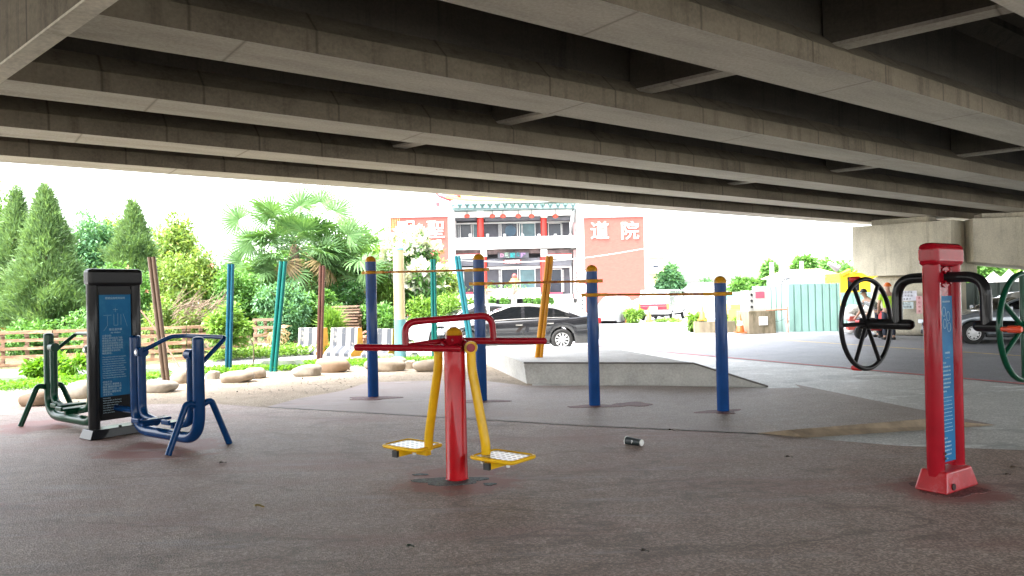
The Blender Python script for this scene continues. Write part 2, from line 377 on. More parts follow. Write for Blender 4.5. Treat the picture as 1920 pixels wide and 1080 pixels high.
# pier caps on the right, seen under the girder ends
A = Vector((11.95, 26.5, 0)); B = A - T * 3.05; DA = math.atan2(D.y, D.x)
def obox(name, a, b, depth, z0, z1, mat, cut=0, ddir=None):
    dd = ddir or D; u = (b - a); L_ = u.length; u.normalize()
    f = lambda x, h, y: (a.x + u.x * x + dd.x * y, a.y + u.y * x + dd.y * y, h)
    m = MB(); poly = [(0, z0 + cut), (cut * 1.6, z0), (L_ - .001, z0), (L_, z0), (L_, z1), (0, z1)] if cut else [(0, z0), (L_, z0), (L_, z1), (0, z1)]
    m.prism(poly, 0, depth, lambda x, h, y: f(x, h, y)); return m
obox('', A, B, 1.9, 2.06, 3.80, None, .3).build('pier_cap', M['cap'], bridge, bevel=.02)
m = obox('', A + D * .3 - T * .5, B + D * .3 + T * .8, .6, 3.80, 3.995, None); m.build('bearing_block', M['cap'], bridge)
A2 = Vector((14.87, 24.35, 0)); B2 = Vector((20.6, 23.0, 0)); u2 = (B2 - A2).normalized(); d2 = Vector((-u2.y, u2.x, 0))
m = MB(); L_ = (B2 - A2).length
m.prism([(0, 2.42), (2.6, 2.08), (L_, 2.08), (L_, 3.82), (0, 3.82)], 0, 1.8, lambda x, h, y: (A2.x + u2.x * x + d2.x * y, A2.y + u2.y * x + d2.y * y, h))
m.build('pier_cap', M['cap'], bridge, bevel=.02)
m = obox('', A2 + u2 * .4 + d2 * .4, A2 + u2 * 5 + d2 * .4, .7, 3.82, 3.995, None, 0, d2); m.build('bearing_block', M['cap'], bridge)
a = Vector((12.0, 26.0, 0)) + D * .25 ; m = obox('', A - T * .35 + D * .25, B + T * .15 + D * .25, 1.35, 0, 2.06, None); col1 = m.build('pier_column', M['cap'], bridge, bevel=.25)
m = obox('', A2 + u2 * 3.6 + d2 * .3, A2 + u2 * 5.4 + d2 * .3, 1.2, 0, 2.08, None, 0, d2); m.build('pier_column', M['cap'], bridge, bevel=.25)
# girder ends' far pier, left of the frame, carries the bridge there
m = MB(); m.bb(-16.2, -14.4, -9, 14.6, 2.6, 3.995); m.bb(-15.9, -14.7, -5, -3, 0, 2.6); m.bb(-15.9, -14.7, 7, 9, 0, 2.6)

# ------------------------------------------------------------------ concrete ramp platform
rampm = MB(); H_ = .4
f0, f1, f2 = G(982, 680, H_), G(1300, 681, H_), G(1440, 725.5, .0)
b0 = G(990, 721, 0); bl = G(900, 649, H_); bb0 = Vector((bl.x - .1, bl.y, 0))
back1 = f1 + (bl - f0) * .92; back2 = f2 + (bl - f0) * .92; back2.z = 0; back1.z = H_
# top, its glare put into a paler concrete colour
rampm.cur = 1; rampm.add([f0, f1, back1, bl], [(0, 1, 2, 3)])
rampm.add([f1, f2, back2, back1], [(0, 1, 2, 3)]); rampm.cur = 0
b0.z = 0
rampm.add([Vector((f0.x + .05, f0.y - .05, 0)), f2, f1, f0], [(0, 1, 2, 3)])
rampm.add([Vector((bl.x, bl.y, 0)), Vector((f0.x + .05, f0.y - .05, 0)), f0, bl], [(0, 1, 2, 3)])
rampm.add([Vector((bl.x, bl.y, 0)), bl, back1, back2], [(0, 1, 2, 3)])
rproot = empty('concrete_ramp', (0, 0, 0), 0, 'low grey concrete platform with sloping right end behind the bars', 'ramp')
rampm.build('block', [M['ramp'], concrete('ramp_top_glare_concrete', (.62, .61, .58), (.48, .46, .42))], rproot, bevel=.015)
# dark worn steel lip along the front edge
lip = MB(); off = Vector((0, -.012, 0))
lip.tube([f0 + off + Vector((0, 0, .0)), f1 + off, f2 + off + Vector((0, 0, .01))], .016, 6)
lip.build('edge_lip', pm('lip_steel', (.12, .11, .10), .6), rproot)
# ------------------------------------------------------------------ text
def text(name, body, size, mat, parent, loc, rz=0, align='CENTER', ext=.002, sp=1.0, lean=0, width=0):
    cu = bpy.data.curves.new(name, 'FONT'); cu.body = body; cu.size = size; cu.align_x = align; cu.align_y = 'CENTER' if not width else 'TOP'
    cu.extrude = ext; cu.space_line = sp; cu.materials.append(mat); cu.resolution_u = 2
    if lean: cu.offset = lean
    o = bpy.data.objects.new(name, cu); COL.objects.link(o); o.rotation_euler = (R(90), 0, rz); o.location = loc
    if parent: o.parent = parent
    return o

# ------------------------------------------------------------------ pull-up bars
posts = [(700, 744, 482, .092), (903, 751, 478, .09), (1115, 760, 499, .085), (1356, 770.5, 520, .083)]
pb = empty('pull_up_bars', (0, 0, 0), 0, 'row of four blue posts joined by three stepped rusty pull-up bars', 'pull-up bars')
tops = []
for (px, py, pt, r) in posts:
    g = G(px, py, .02); t = P(px - (py - pt) * .015, pt, g.y); zt = t.z; tops.append((g, r))
    lx = (t.x - g.x) * .0
    m = MB(); m.lathe([(r, 0), (r, zt - .09)], seg=24); po = m.build('post', M['barblue'], pb, g)
    m = MB(); m.lathe([(r * 1.03, zt - .10)] + [(r * 1.03 * math.cos(a), zt - .085 + .085 * math.sin(a)) for a in [i * math.pi / 2 / 7 for i in range(7)]] + [(.002, zt)], seg=24)
    m.build('post_cap', M['ochre'], pb, g)
bars = [(0, 1, 511, 506), (1, 2, 532, 527), (2, 3, 553, 551)]
for i, j, ya_, yb_ in bars:
    (ga, ra_), (gb, rb_) = tops[i], tops[j]
    pxa, pxb = posts[i][0] - 2, posts[j][0] - 2
    za, zb = P(pxa, ya_, ga.y).z, P(pxb, yb_, gb.y).z
    a = Vector((ga.x, ga.y, za)); b = Vector((gb.x, gb.y, zb)); d = (b - a).normalized()
    fr = Vector((d.y, -d.x, 0)).normalized() * 0
    m = MB(); m.tube([a + d * (ra_ + .06), b - d * (rb_ + .06)], .017, 10); m.build('bar', M['rust'], pb)
    for (q, r, s) in ((a, ra_, 1), (b, rb_, -1)):
        m = MB(); m.lathe([(r * 1.02, -.026), (r * 1.09, -.026), (r * 1.09, .026), (r * 1.02, .026)], seg=24)
        m.box((d.x * s * (r + .07), d.y * s * (r + .07), 0), (.16, .045, .045), math.atan2(d.y, d.x))
        m.box((-d.x * s * (r + .035), -d.y * s * (r + .035), 0), (.09, .04, .05), math.atan2(d.y, d.x))
        m.build('clamp', M['ochre'], pb, q)

# ------------------------------------------------------------------ leg swing in front (red post, yellow pendulums)
g = G(857, 897, .02); tw = empty('leg_swing_machine', g, 0, 'red post with red handlebars and two yellow swinging footplates', 'exercise machine')
m = MB(); m.lathe([(.108, 0), (.1, .012), (.098, 1.2)], seg=28); m.build('post', M['red'], tw)
m = MB(); m.lathe([(.1, 1.17), (.1, 1.2), (.082, 1.215), (.082, 1.315), (.078, 1.32)], seg=28)
for a in (R(-150), R(-95), R(-30), R(20), R(160)): m.cyl((.08 * math.cos(a), .08 * math.sin(a), 1.275), (.1 * math.cos(a), .1 * math.sin(a), 1.275), .012, 8)
m.cyl((-.07, -.02, 1.2), (-.12, -.02, 1.25), .035, 12); m.cyl((.07, .02, 1.2), (.12, .02, 1.25), .035, 12)
m.build('collar', M['darkred'], tw)
m = MB(); m.lathe([(.08, 1.318)] + [(.08 * math.cos(a), 1.318 + .075 * math.sin(a)) for a in [i * math.pi / 18 for i in range(9)]], seg=28); m.build('dome', M['ochre'], tw)
def rod(pts, r, seg=14):
    return MB().tube(pts, r, seg)
def ends(m, p, r): m.lathe([(r * math.cos(a), r * math.sin(a)) for a in [i * math.pi / 8 - math.pi / 2 + .05 for i in range(9)]], p, 12)
hb = MB(); hb.tube([(-.86, -.17, 1.235), (.05, -.17, 1.205)], .031, 14); ends(hb, (-.86, -.17, 1.235), .0312); ends(hb, (.05, -.17, 1.205), .0325)
hb.build('handlebar', M['darkred'], tw)
hb = MB(); hb.tube([(.835, .17, 1.235), (-.06, .17, 1.255)], .031, 14); ends(hb, (.835, .17, 1.235), .0315); hb.tube([(-.4, -.16, 1.235), (-.09, .05, 1.265)], .026, 10)
hb.tube([(.03, -.15, 1.21), (.02, .1, 1.24)], .03, 10); hb.build('handlebar', M['darkred'], tw)
hb = MB(); hb.tube(arc([(-.425, -.165, 1.245), (-.425, -.16, 1.45), (.345, .165, 1.49), (.36, .17, 1.25)], .17, 8), .031, 14); hb.build('grab_rail', M['darkred'], tw)
WR = pm('white_rubber', (.6, .6, .58), .5)
m_, N, L, b = newmat('perforated_plate'); v = coords(N, L, 'Object', (1, 1, 1))
vo = N.new('ShaderNodeTexVoronoi'); vo.inputs['Scale'].default_value = 16; vo.inputs['Randomness'].default_value = .05; L.new(v, vo.inputs['Vector'])
L.new(ramp(N, L, vo.outputs['Distance'], [(.26, (.03, .03, .03)), (.3, (.62, .63, .64))]), b.inputs['Base Color']); b.inputs['Roughness'].default_value = .35; b.inputs['Metallic'].default_value = .3
M['perf'] = m_
def leg(x0, x1, y0, y1, tc, mirror):
    m = MB(); m.tube(arc([(x0, y0, 1.2), (x0, y0, 1.03), (x1, y1, .33), (x1 + .0, y1, .215)], .12, 6), .043, 16)
    m.cyl((x0, y0 - .045, 1.2), (x0, y0 + .045, 1.2), .06, 16); lg = m.build('swing_leg', M['yellow'], tw)
    rz = R(-38); cr, sr = math.cos(rz), math.sin(rz)
    def q(a, b_, z): return (tc[0] + a * cr - b_ * sr, tc[1] + a * sr + b_ * cr, z)
    m = MB(); hw, hd = .235, .175; zz = .235
    ring = arc([q(-hw, 0, zz), q(-hw, -hd, zz), q(hw, -hd, zz), q(hw, hd, zz), q(-hw, hd, zz), q(-hw, 0, zz)], .05, 4)
    m.tube(ring, .019, 8, False, 1.0)
    # support bar under the plate, running back to the leg
    s = -1 if mirror else 1
    m.box(q(0, -.02, zz - .045), (.06, .38, .055), rz)
    dx, dy = x1 - tc[0], y1 - tc[1]; ll = math.hypot(dx, dy)
    m.box(((x1 + tc[0]) / 2, (y1 + tc[1]) / 2, zz - .046), (ll, .06, .052), math.atan2(dy, dx))
    fr = m.build('footplate_frame', M['yellow'], tw)
    m = MB(); m.box((0, 0, 0), (hw * 2 - .01, hd * 2 - .01, .006)); pl = m.build('perforated_plate', M['perf'], tw, (tc[0], tc[1], zz + .004)); pl.rotation_euler = (0, 0, rz)
    m = MB(); m.box(q(0, -.222, zz - .045), (.064, .03, .06), rz); m.build('end_cap', M['blackplastic'], tw)
    m = MB(); m.cyl(q(.16, -.13, zz - .05), q(.16, -.13, zz - .03), .018, 8); m.build('rubber_stop', WR, tw); m = MB(); m.cyl(q(-.12, -.14, zz - .05), q(-.12, -.14, zz - .03), .018, 8); m.build('rubber_stop', WR, tw)
leg(-.165, -.285, .17, .26, (-.46, .40), True)
leg(.155, .275, -.03, -.12, (.43, -.21), False)
m = MB(); m.cyl((-.165, .12, 1.2), (-.06, .1, 1.2), .03, 10); m.cyl((.155, -.09, 1.205), (.165, -.2, 1.21), .038, 18); m.cyl((.165, -.2, 1.21), (.166, -.206, 1.21), .02, 12); m.build('pivot', M['darkred'], tw)

# ------------------------------------------------------------------ instruction posts
def instruction(parent, x, z0, z1, wd, rows_top):
    m = MB(); m.box((x, 0, (z0 + z1) / 2), (.008, wd, z1 - z0)); p = m.build('instruction_panel', M['panel'], parent)
    X = x + .006; h = z1 - z0; ty = 0
    def row(s, f, size, al='CENTER', yy=0): 
        t = text('lettering', s, size, M['panelt'], p, (X, yy, z0 + h * f), R(90), al, .0006); return t
    return p, row, wd, h, z0
def panel_text(p, row, wd, h, z0, title, en, cn, fn, use, useen):
    s = wd / 11.5
    row(title, .965, s * .9)
    # line drawing of the machine
    row(cn, .655, s * .95); row(en, .625, s * .8)
    y0 = -wd * .43; f = .595
    for ln in fn: row(ln, f, s * .82, 'LEFT', y0); f -= .0245
    f -= .012
    for k in range(10):
        row(('This machine builds the leg muscles', 'and helps the blood to circulate', 'It keeps the hips and knees supple')[k % 3], f, s * .60, 'LEFT', y0); f -= .0225
    f -= .02
    for ln in use: row(ln, f, s * .82, 'LEFT', y0); f -= .0245
    f -= .01
    for ln in useen: row(ln, f, s * .60, 'LEFT', y0); f -= .0235
FN = ['主要功能:', '增強心肺功能及下肢', '腰部肌肉,改善下肢的', '柔韌性和協調能力,促', '進血液循環,增強消化', '系統機能,對於肌肉及', '關節勞損有良好的', '輔助療效。']
USE = ['使用方法:', '手握把手,雙腳踏上', '踏板,雙腿前後自然', '擺動,如同行走一般', '請依個人體能使用', '注意安全。']
UEN = ['Instruction:', 'Stand upright on the board', 'with both hands holding the', 'bars tightly. Move feet', 'like walking in exercise,', 'and swing to and fro', 'at the same time.']

# ------------------------------------------------------------------ double air walker
aw = empty('air_walker', (-5.11, 9.72, .018), math.atan2(-.585, .81), 'black instruction post with a green and a dark blue air walker', 'exercise machine')
pr = []
for yy in (-.27, .27):
    m = MB(); m.tube([(0, yy, .1), (0, yy, 1.95)], .068, 18); m.build('post_tube', M['black'], aw)
m = MB(); m.bb(-.012, .012, -.235, .235, .2, 1.9)
m.bb(-.03, .03, -.21, .21, 1.80, 1.86); m.build('back_plate', M['black'], aw)
m = MB(); m.bb(-.09, .09, -.345, .345, 1.90, 2.12); m.build('top_cap', M['black'], aw, bevel=.05)
m = MB(); m.box((0, 0, .055), (.30, .78, .11), 0, None, .9); m.cyl((.1, .0, .11), (.1, .0, .13), .02, 8); m.build('base', M['black'], aw, bevel=.015)
instr = instruction(aw, .022, .50, 1.79, .40, 0)
panel_text(*instr, '體健設施使用說明', 'Air Walker', '雙位漫步機', FN, USE, UEN)
pdraw = instr[0]; m = MB()
for a, b in (((-.1, 1.52), (-.1, 1.40)), ((-.15, 1.53), (-.05, 1.53)), ((-.1, 1.40), (-.15, 1.33)), ((-.02, 1.54), (-.02, 1.40)), ((.03, 1.55), (.03, 1.40)), ((-.02, 1.40), (.03, 1.40)), ((.07, 1.54), (.07, 1.40)), ((.1, 1.54), (.15, 1.38)), ((0, 1.62), (0, 1.57)), ((-.03, 1.60), (.03, 1.60))):
    m.tube([(.028, a[0], a[1]), (.028, b[0], b[1])], .0013, 4)
m.build('line_drawing', M['panelt'], pdraw)
def walker(s, mat, nm):
    m = MB(); XA, XB = s * .5, s * 1.88
    m.tube(arc([(XA, 0, 1.25), (XA, 0, .11), (XB, 0, .11), (XB, 0, 1.25)], .30, 9), .066, 18)
    for x in (XA, XB): m.lathe([(.066 * math.cos(a), .03 * math.sin(a)) for a in [i * math.pi / 16 for i in range(8)]] + [(.004, .03)], (x, 0, 1.25), 18)
    m.build('frame', mat, aw)
    m = MB(); m.tube([(0, 0, .34), (XA, 0, .34)], .042, 12); m.build('link_bar', mat, aw)
    for xa, xp, yy in ((XA + s * .15, s * .98, -.06), (XB - s * .15, s * 1.42, .06)):
        m = MB(); m.tube(arc([(xa, 0, 1.09), (xa, 0, .3), (xp, 0, .24)], .14, 6), .05, 14, True); m.cyl((xa - .06, 0, 1.075), (xa + .06, 0, 1.075), .062, 16)
        lg = m.build('swing_leg', mat, aw)
        m = MB(); m.box((xp, yy, .275), (.17, .40, .035)); m.box((xp, yy - .2, .29), (.17, .03, .06)); m.box((xp, yy - .05, .235), (.06, .16, .06))
        m.build('pedal', mat, aw, bevel=.012)
    m = MB(); m.tube(arc([(XA + s * .18, -.02, 1.08), (XA + s * .40, .24, 1.255), (XA + s * .6, .33, 1.26), (XB - s * .02, .37, 1.25), (XB + s * .01, .04, .98)], .06, 5), .026, 12)
    m.cyl((XA + s * .16, -.075, 1.075), (XA + s * .16, -.02, 1.075), .045, 14); m.build('handle', mat, aw)
    m = MB(); m.cyl((XA + s * .16, -.082, 1.075), (XA + s * .16, -.076, 1.075), .024, 12); m.build('bearing', M['chrome'], aw)
    for yy in (-1, 1):
        m = MB(); m.tube(arc([(XB, yy * .03, .5), (XB, yy * .15, .55), (XB, yy * .38, 0)], .13, 7), .036, 14); m.build('leg', mat, aw)
walker(1, M['blue'], 'blue'); walker(-1, M['green'], 'green')

# ------------------------------------------------------------------ arm wheel machine
c2 = G(1775, 913, .018); d_ang = R(35) - math.pi / 2
ax = empty('arm_wheel_machine', c2, d_ang, 'red double post with a black and a green hand wheel', 'exercise machine')
ax.rotation_euler = (R(-.3), R(.0), d_ang)
for yy in (-.17, .17):
    m = MB(); m.tube([(0, yy, .12), (0, yy, 1.85)], .068, 20); m.build('post_tube', M['darkred'], ax)
m = MB(); m.bb(-.02, .02, -.11, .11, .2, 1.84); m.build('back_plate', M['darkred'], ax)
m = MB(); m.bb(-.085, .085, -.255, .255, 1.83, 2.03); m.build('top_cap', M['darkred'], ax, bevel=.06)
m = MB(); m.box((0, 0, .085), (.27, .55, .17), 0, None, .78); m.build('base', pm('worn_red_paint', (.36, .014, .02), .3, 0, .2, 6, .15, 30, .25, (.38, .09, .10), 7, .6), ax, bevel=.02)
m = MB(); m.cyl((.13, -.16, .05), (.137, -.16, .05), .028, 10); m.cyl((.075, -.17, .27), (.083, -.17, .27), .011, 8); m.cyl((.075, -.17, .31), (.083, -.17, .31), .011, 8)
m.build('bolt', pm('dark_hole', (.03, .01, .01), .6), ax)
instr = instruction(ax, .026, .22, 1.59, .205, 0)
panel_text(*instr, '體健設施使用說明', 'Arm Wheel', '太極揉推器', FN, USE, UEN)
m = MB()
for yy, zz in ((-.04, 1.46), (.03, 1.42), (-.03, 1.36), (.04, 1.33)):
    m.tube([(.031, yy + .028 * math.cos(a), zz + .04 * math.sin(a)) for a in [i * math.pi / 6 for i in range(13)]], .002, 4)
m.build('line_drawing', M['panelt'], instr[0])
def armwheel(s, mat, am, kmat, spoke0, harm, ha):
    HZ = 1.345; AX = s * (.38 if s < 0 else .335); WX = s * (.665 if s < 0 else .595)
    m = MB(); m.tube(arc([(s * .02, 0, 1.745), (AX, 0, 1.745), (AX, 0, HZ)], .17, 9), .044, 18)
    m.build('arm', am, ax)
    m = MB(); m.cyl((s * .02, 0, 1.745), (s * .035, 0, 1.745), .085, 20)
    for a in (45, 135, 225, 315): m.cyl((s * .03, .06 * math.cos(R(a)), 1.745 + .06 * math.sin(R(a))), (s * .055, .06 * math.cos(R(a)), 1.745 + .06 * math.sin(R(a))), .014, 8)
    m.build('flange', M['darkred'], ax)
    m = MB(); m.tube([(s * .28, 0, HZ), (WX, 0, HZ)], .046, 16); ends(m, (s * .28, 0, HZ), .046); m.build('axle', am, ax)
    rim = MB(); RR = .405; X = WX
    rim.tube([(X, RR * math.cos(a), HZ + RR * math.sin(a)) for a in [2 * math.pi * i / 48 for i in range(49)]], .0215, 12, False)
    for k in range(3):
        a = R(spoke0 + 60 * k); rim.tube([(X, -RR * math.cos(a), HZ - RR * math.sin(a)), (X, RR * math.cos(a), HZ + RR * math.sin(a))], .019, 10)
    rim.cyl((X - s * .04, 0, HZ), (X + s * .045, 0, HZ), .05, 16); wh = rim.build('hand_wheel', mat, ax)
    for h in ha:
        a = R(h); y_, z_ = RR * math.cos(a), HZ + RR * math.sin(a)
        m = MB(); m.tube([(X, y_, z_), (X + s * .05, y_, z_), (X + s * .06, y_, z_), (X + s * .135, y_, z_), (X + s * .15, y_, z_)], [.018, .018, .027, .027, .018], 12); m.build('handle', kmat, wh)
armwheel(-1, M['black'], M['black'], M['knob'], 0, 0, (90, 270))
armwheel(1, M['green'], M['black'], M['knob2'], 90, 0, (180, 0))

# ------------------------------------------------------------------ leaning poles
M['bronze'] = paint('bronze_paint', (.10, .068, .048), .3); M['teal'] = paint('teal_paint', (.006, .115, .10), .3); M['steelblue'] = paint('steel_blue_paint', (.005, .066, .105), .3)
M['brownp'] = paint('brown_paint', (.075, .033, .024), .35); M['seagreen'] = paint('sea_green_paint', (.005, .085, .075), .3); M['lightteal'] = paint('light_teal_paint', (.02, .125, .15), .35); M['orangep'] = paint('orange_paint', (.58, .24, .01), .35)
PG = 'leaning painted pole pairs planted along the sand'
for lab, mt, (bx, by), (tx, ty), wpx in [
    ('bronze brown leaning pole standing behind the air walker', 'bronze', (312, 718), (284, 482), 14),
    ('steel blue upright pole rising from the green ground cover', 'steelblue', (428, 700), (433, 495), 12),
    ('turquoise pole leaning right beside the low grey kerb block', 'teal', (512, 697), (531, 490), 14),
    ('dark brown pole standing behind the biggest boulder', 'brownp', (599, 674), (604, 498), 11),
    ('sea green upright pole beside the cream and blue lamp column', 'seagreen', (815, 675), (812, 486), 10),
    ('pale teal pole leaning left beside the tallest blue bar post', 'lightteal', (886, 668), (857, 480), 11),
    ('golden orange pole leaning on top of the concrete ramp platform', 'orangep', (1010, 670), (1031, 480), 14)]:
    z0 = H_ if mt == 'orangep' else 0.0
    g = G(bx, by, z0); t = P(tx, ty, g.y); r = wpx * g.y / F / 4 * 1.08
    root = empty('leaning_pole', g, 0, lab, 'pole', PG)
    for s in (-1, 1):
        m = MB(); m.tube([(s * r, 0, -.02), (t.x - g.x + s * r, .0, t.z - g.z)], r * 1.02, 12); m.build('pipe', M[mt], root)

# lamp column cream / pale teal
g = G(751, 671); t = P(746, 465, g.y); r = .155
lc = empty('lamp_column', g, 0, 'thick round column, cream above and pale blue below, among boulders', 'lamp post')
zm = P(748, 600, g.y).z
m = MB(); m.lathe([(r, zm + .02), (r * .97, t.z - .06)], seg=24); m.build('upper_shaft', pm('cream_paint', (.50, .40, .22), .5, 0, .06), lc)
mt_, N, L, b = newmat('pale_blue_fluted'); v = coords(N, L, 'Object')
b.inputs['Base Color'].default_value = (.11, .27, .29, 1); b.inputs['Roughness'].default_value = .5
m = MB(); 
prof24 = []
for k in range(96):
    a = 2 * math.pi * k / 96; q = r * (1.0 + .03 * math.cos(24 * a)); prof24.append((q * math.cos(a), q * math.sin(a)))
m.prism(prof24, 0, zm - .14); m.lathe([(r * 1.03, zm - .14), (r * 1.03, zm + .02)], seg=24); m.build('lower_shaft', mt_, lc)
m = MB(); m.lathe([(r * 1.02, t.z - .06), (r * 1.02, t.z), (r * .3, t.z + .02)], seg=24); m.build('cap', pm('teal_cap', (.12, .33, .36), .5), lc)
m = MB(); m.box((.10, -.12, zm - .36), (.07, .03, .2)); m.build('service_hatch', M['ochre'], lc)

# ------------------------------------------------------------------ boulders, kerb blocks, barriers
M['rock'] = pm('boulder_stone', (.29, .235, .175), .85, 0, .22, 2.5, .5, 9, 0, (.25, .20, .15), 3, .6)
M['rock2'] = pm('boulder_grey_stone', (.31, .275, .225), .85, 0, .2, 3, .5, 10, 0, (.26, .23, .19), 4, .58)
M['rock3'] = pm('boulder_brown_stone', (.27, .185, .125), .85, 0, .22, 3, .5, 8, 0, (.24, .17, .11), 3, .56)
def boulder(x0, x1, y0, y1, lab, mat, seed, cylk=0, tilt=0):
    g = G((x0 + x1) / 2, y1, 0); k = g.y / F; rx = (x1 - x0) * k / 2; h = (y1 - y0) * k * 1.02
    rr = random.Random(seed); bm = bmesh.new(); bmesh.ops.create_icosphere(bm, subdivisions=4, radius=1)
    ph = [rr.uniform(0, 6) for _ in range(12)]
    for v in bm.verts:
        p = v.co.copy(); q = 1 + .10 * math.sin(2.1 * p.x + ph[0]) * math.cos(1.7 * p.y + ph[1]) + .07 * math.sin(3.7 * p.z + ph[2] + 2 * p.x) + .05 * math.sin(5.3 * p.y + ph[3]) * math.sin(4.1 * p.x + ph[4])
        e = .8 if not cylk else .5
        sg = lambda a: math.copysign(abs(a) ** e, a)
        v.co = Vector((sg(p.x) * rx * q * .98, sg(p.y) * max(rx * .62, h * .7) * q, sg(p.z) * h * .56 * q + h * .42 + tilt * p.x * h))
    me = bpy.data.meshes.new('boulder'); bm.to_mesh(me); bm.free(); me.polygons.foreach_set('use_smooth', [True] * len(me.polygons)); me.materials.append(mat)
    o = bpy.data.objects.new('boulder', me); COL.objects.link(o); o.location = (g.x, g.y + max(rx * .55, h * .5), 0); o.rotation_euler = (0, 0, rr.uniform(-.15, .15))
    return tag(o, lab, 'boulder', 'boulders edging the sand')
for i, (x0, x1, y0, y1, lab, mt, cy, ti) in enumerate([
    (30, 92, 733, 763, 'brown pointed boulder under the green air walker', 'rock3', 0, .12),
    (117, 178, 716, 748, 'pale grey boulder between green air walker and black post', 'rock2', 0, 0),
    (250, 323, 716, 738, 'long flat boulder lying at the foot of the bronze pole', 'rock2', 0, 0),
    (318, 353, 695, 720, 'tan upright boulder just behind the bronze pole', 'rock', 0, 0),
    (386, 408, 697, 712, 'small stump-like stone beside the steel blue pole', 'rock2', 1, 0),
    (404, 470, 697, 719, 'ridged slanting boulder in front of the steel blue pole', 'rock', 0, .2),
    (455, 493, 689, 711, 'rounded tan boulder left of the turquoise pole', 'rock', 0, 0),
    (543, 598, 686, 707, 'smooth oval pale boulder right of the turquoise pole', 'rock2', 0, 0),
    (580, 648, 672, 700, 'biggest reddish tan boulder under the dark brown pole', 'rock3', 0, 0),
    (636, 655, 680, 694, 'small brown boulder tucked behind the biggest boulder', 'rock3', 0, 0),
    (682, 757, 674, 698, 'long pale boulder behind the leftmost blue bar post', 'rock', 0, -.15),
    (722, 762, 671, 690, 'low boulder half hidden at the foot of the lamp column', 'rock2', 0, 0),
    (756, 777, 677, 692, 'squat round stone between two boulders by the lamp column', 'rock', 1, 0),
    (772, 822, 675, 698, 'rounded boulder behind the yellow swing leg', 'rock', 0, 0)]):
    boulder(x0, x1, y0, y1, lab, M[mt], i + 3, cy, ti)
def kerb(x0, x1, y0, y1, lab, depth=.35):
    g0, g1 = G(x0, y1), G(x1, y1); c = (g0 + g1) / 2; Lk = (g1 - g0).length; h = (y1 - y0) * c.y / F
    m = MB(); m.prism([(-Lk / 2, 0), (Lk / 2, 0), (Lk / 2 - h * .9, h), (-Lk / 2 + h * .9, h)], 0, depth, lambda a, hh, y: (a, y, hh))
    o = m.build('kerb_block', M['kerbc'], None, c); o.rotation_euler = (0, 0, math.atan2(g1.y - g0.y, g1.x - g0.x)); tag(o, lab, 'kerb block', 'concrete kerb blocks along the path')
kerb(-45, 36, 708, 725, 'green-grey concrete kerb block at the edge left of the air walker')
kerb(262, 310, 691, 708, 'concrete kerb block beside the bronze pole')
kerb(480, 566, 676, 694, 'long slope-ended concrete kerb block behind the turquoise pole')
kerb(700, 738, 665, 678, 'concrete kerb block left of the lamp column')
kerb(764, 780, 662, 673, 'short concrete kerb block right of the lamp column')

mb_, N, L, b = newmat('barrier_stripes'); v = coords(N, L, 'Object')
wv = N.new('ShaderNodeTexWave'); wv.wave_type = 'BANDS'; wv.bands_direction = 'X'; wv.inputs['Scale'].default_value = .95; wv.inputs['Distortion'].default_value = .6; wv.inputs['Detail Scale'].default_value = 1.5
L.new(v, wv.inputs['Vector'])
c = ramp(N, L, wv.outputs['Fac'], [(.46, (.045, .05, .06)), (.54, (.34, .325, .285))])
n1 = noise(N, L, v, 5, 7, .75); c = mix(N, L, ramp(N, L, n1, [(.55, (0, 0, 0)), (.62, (.8, .8, .8))]), c, (.24, .22, .18)); L.new(c, b.inputs['Base Color']); b.inputs['Roughness'].default_value = .85
M['barrier'] = mb_
M['barrier_y'] = pm('barrier_yellow', (.48, .24, .02), .8, 0, .15, 4, .2, 20, 0, (.12, .09, .05), 7, .62)
def barrier(x0, x1, y0, y1, lab, rz=R(9)):
    g = G((x0 + x1) / 2, y1); k = g.y / F; Lk = (x1 - x0) * k * .86; h = (y1 - y0) * k
    root = empty('jersey_barrier', (g.x - Lk * .06, g.y + .25, 0), rz, lab, 'barrier', 'striped concrete barriers in front of the garden')
    pf = [(-.42, 0), (.42, 0), (.42, .1), (.14, .3), (.09, h), (-.09, h), (-.14, .3), (-.42, .1)]
    m = MB(); n = len(pf); vv = [(x, y, z) for x in (-Lk / 2, Lk / 2) for y, z in pf]
    m.add(vv, [(i, (i + 1) % n, n + (i + 1) % n, n + i) for i in range(n)] + [list(range(n))[::-1]]); m.build('body', M['barrier'], root)
    m = MB(); m.prism([(y, z) for y, z in pf], Lk / 2, Lk / 2 + .012, lambda y, z, x: (x, y, z)); m.build('end_face', M['barrier_y'], root)
barrier(552, 622, 615, 665, 'striped concrete barrier behind the dark brown pole, leftmost of three', R(-28))
barrier(613, 688, 615, 668, 'striped concrete barrier with yellow end between brown pole and blue post', R(-28))
barrier(684, 752, 617, 671, 'worn striped concrete barrier behind the leftmost blue bar post', R(-28))
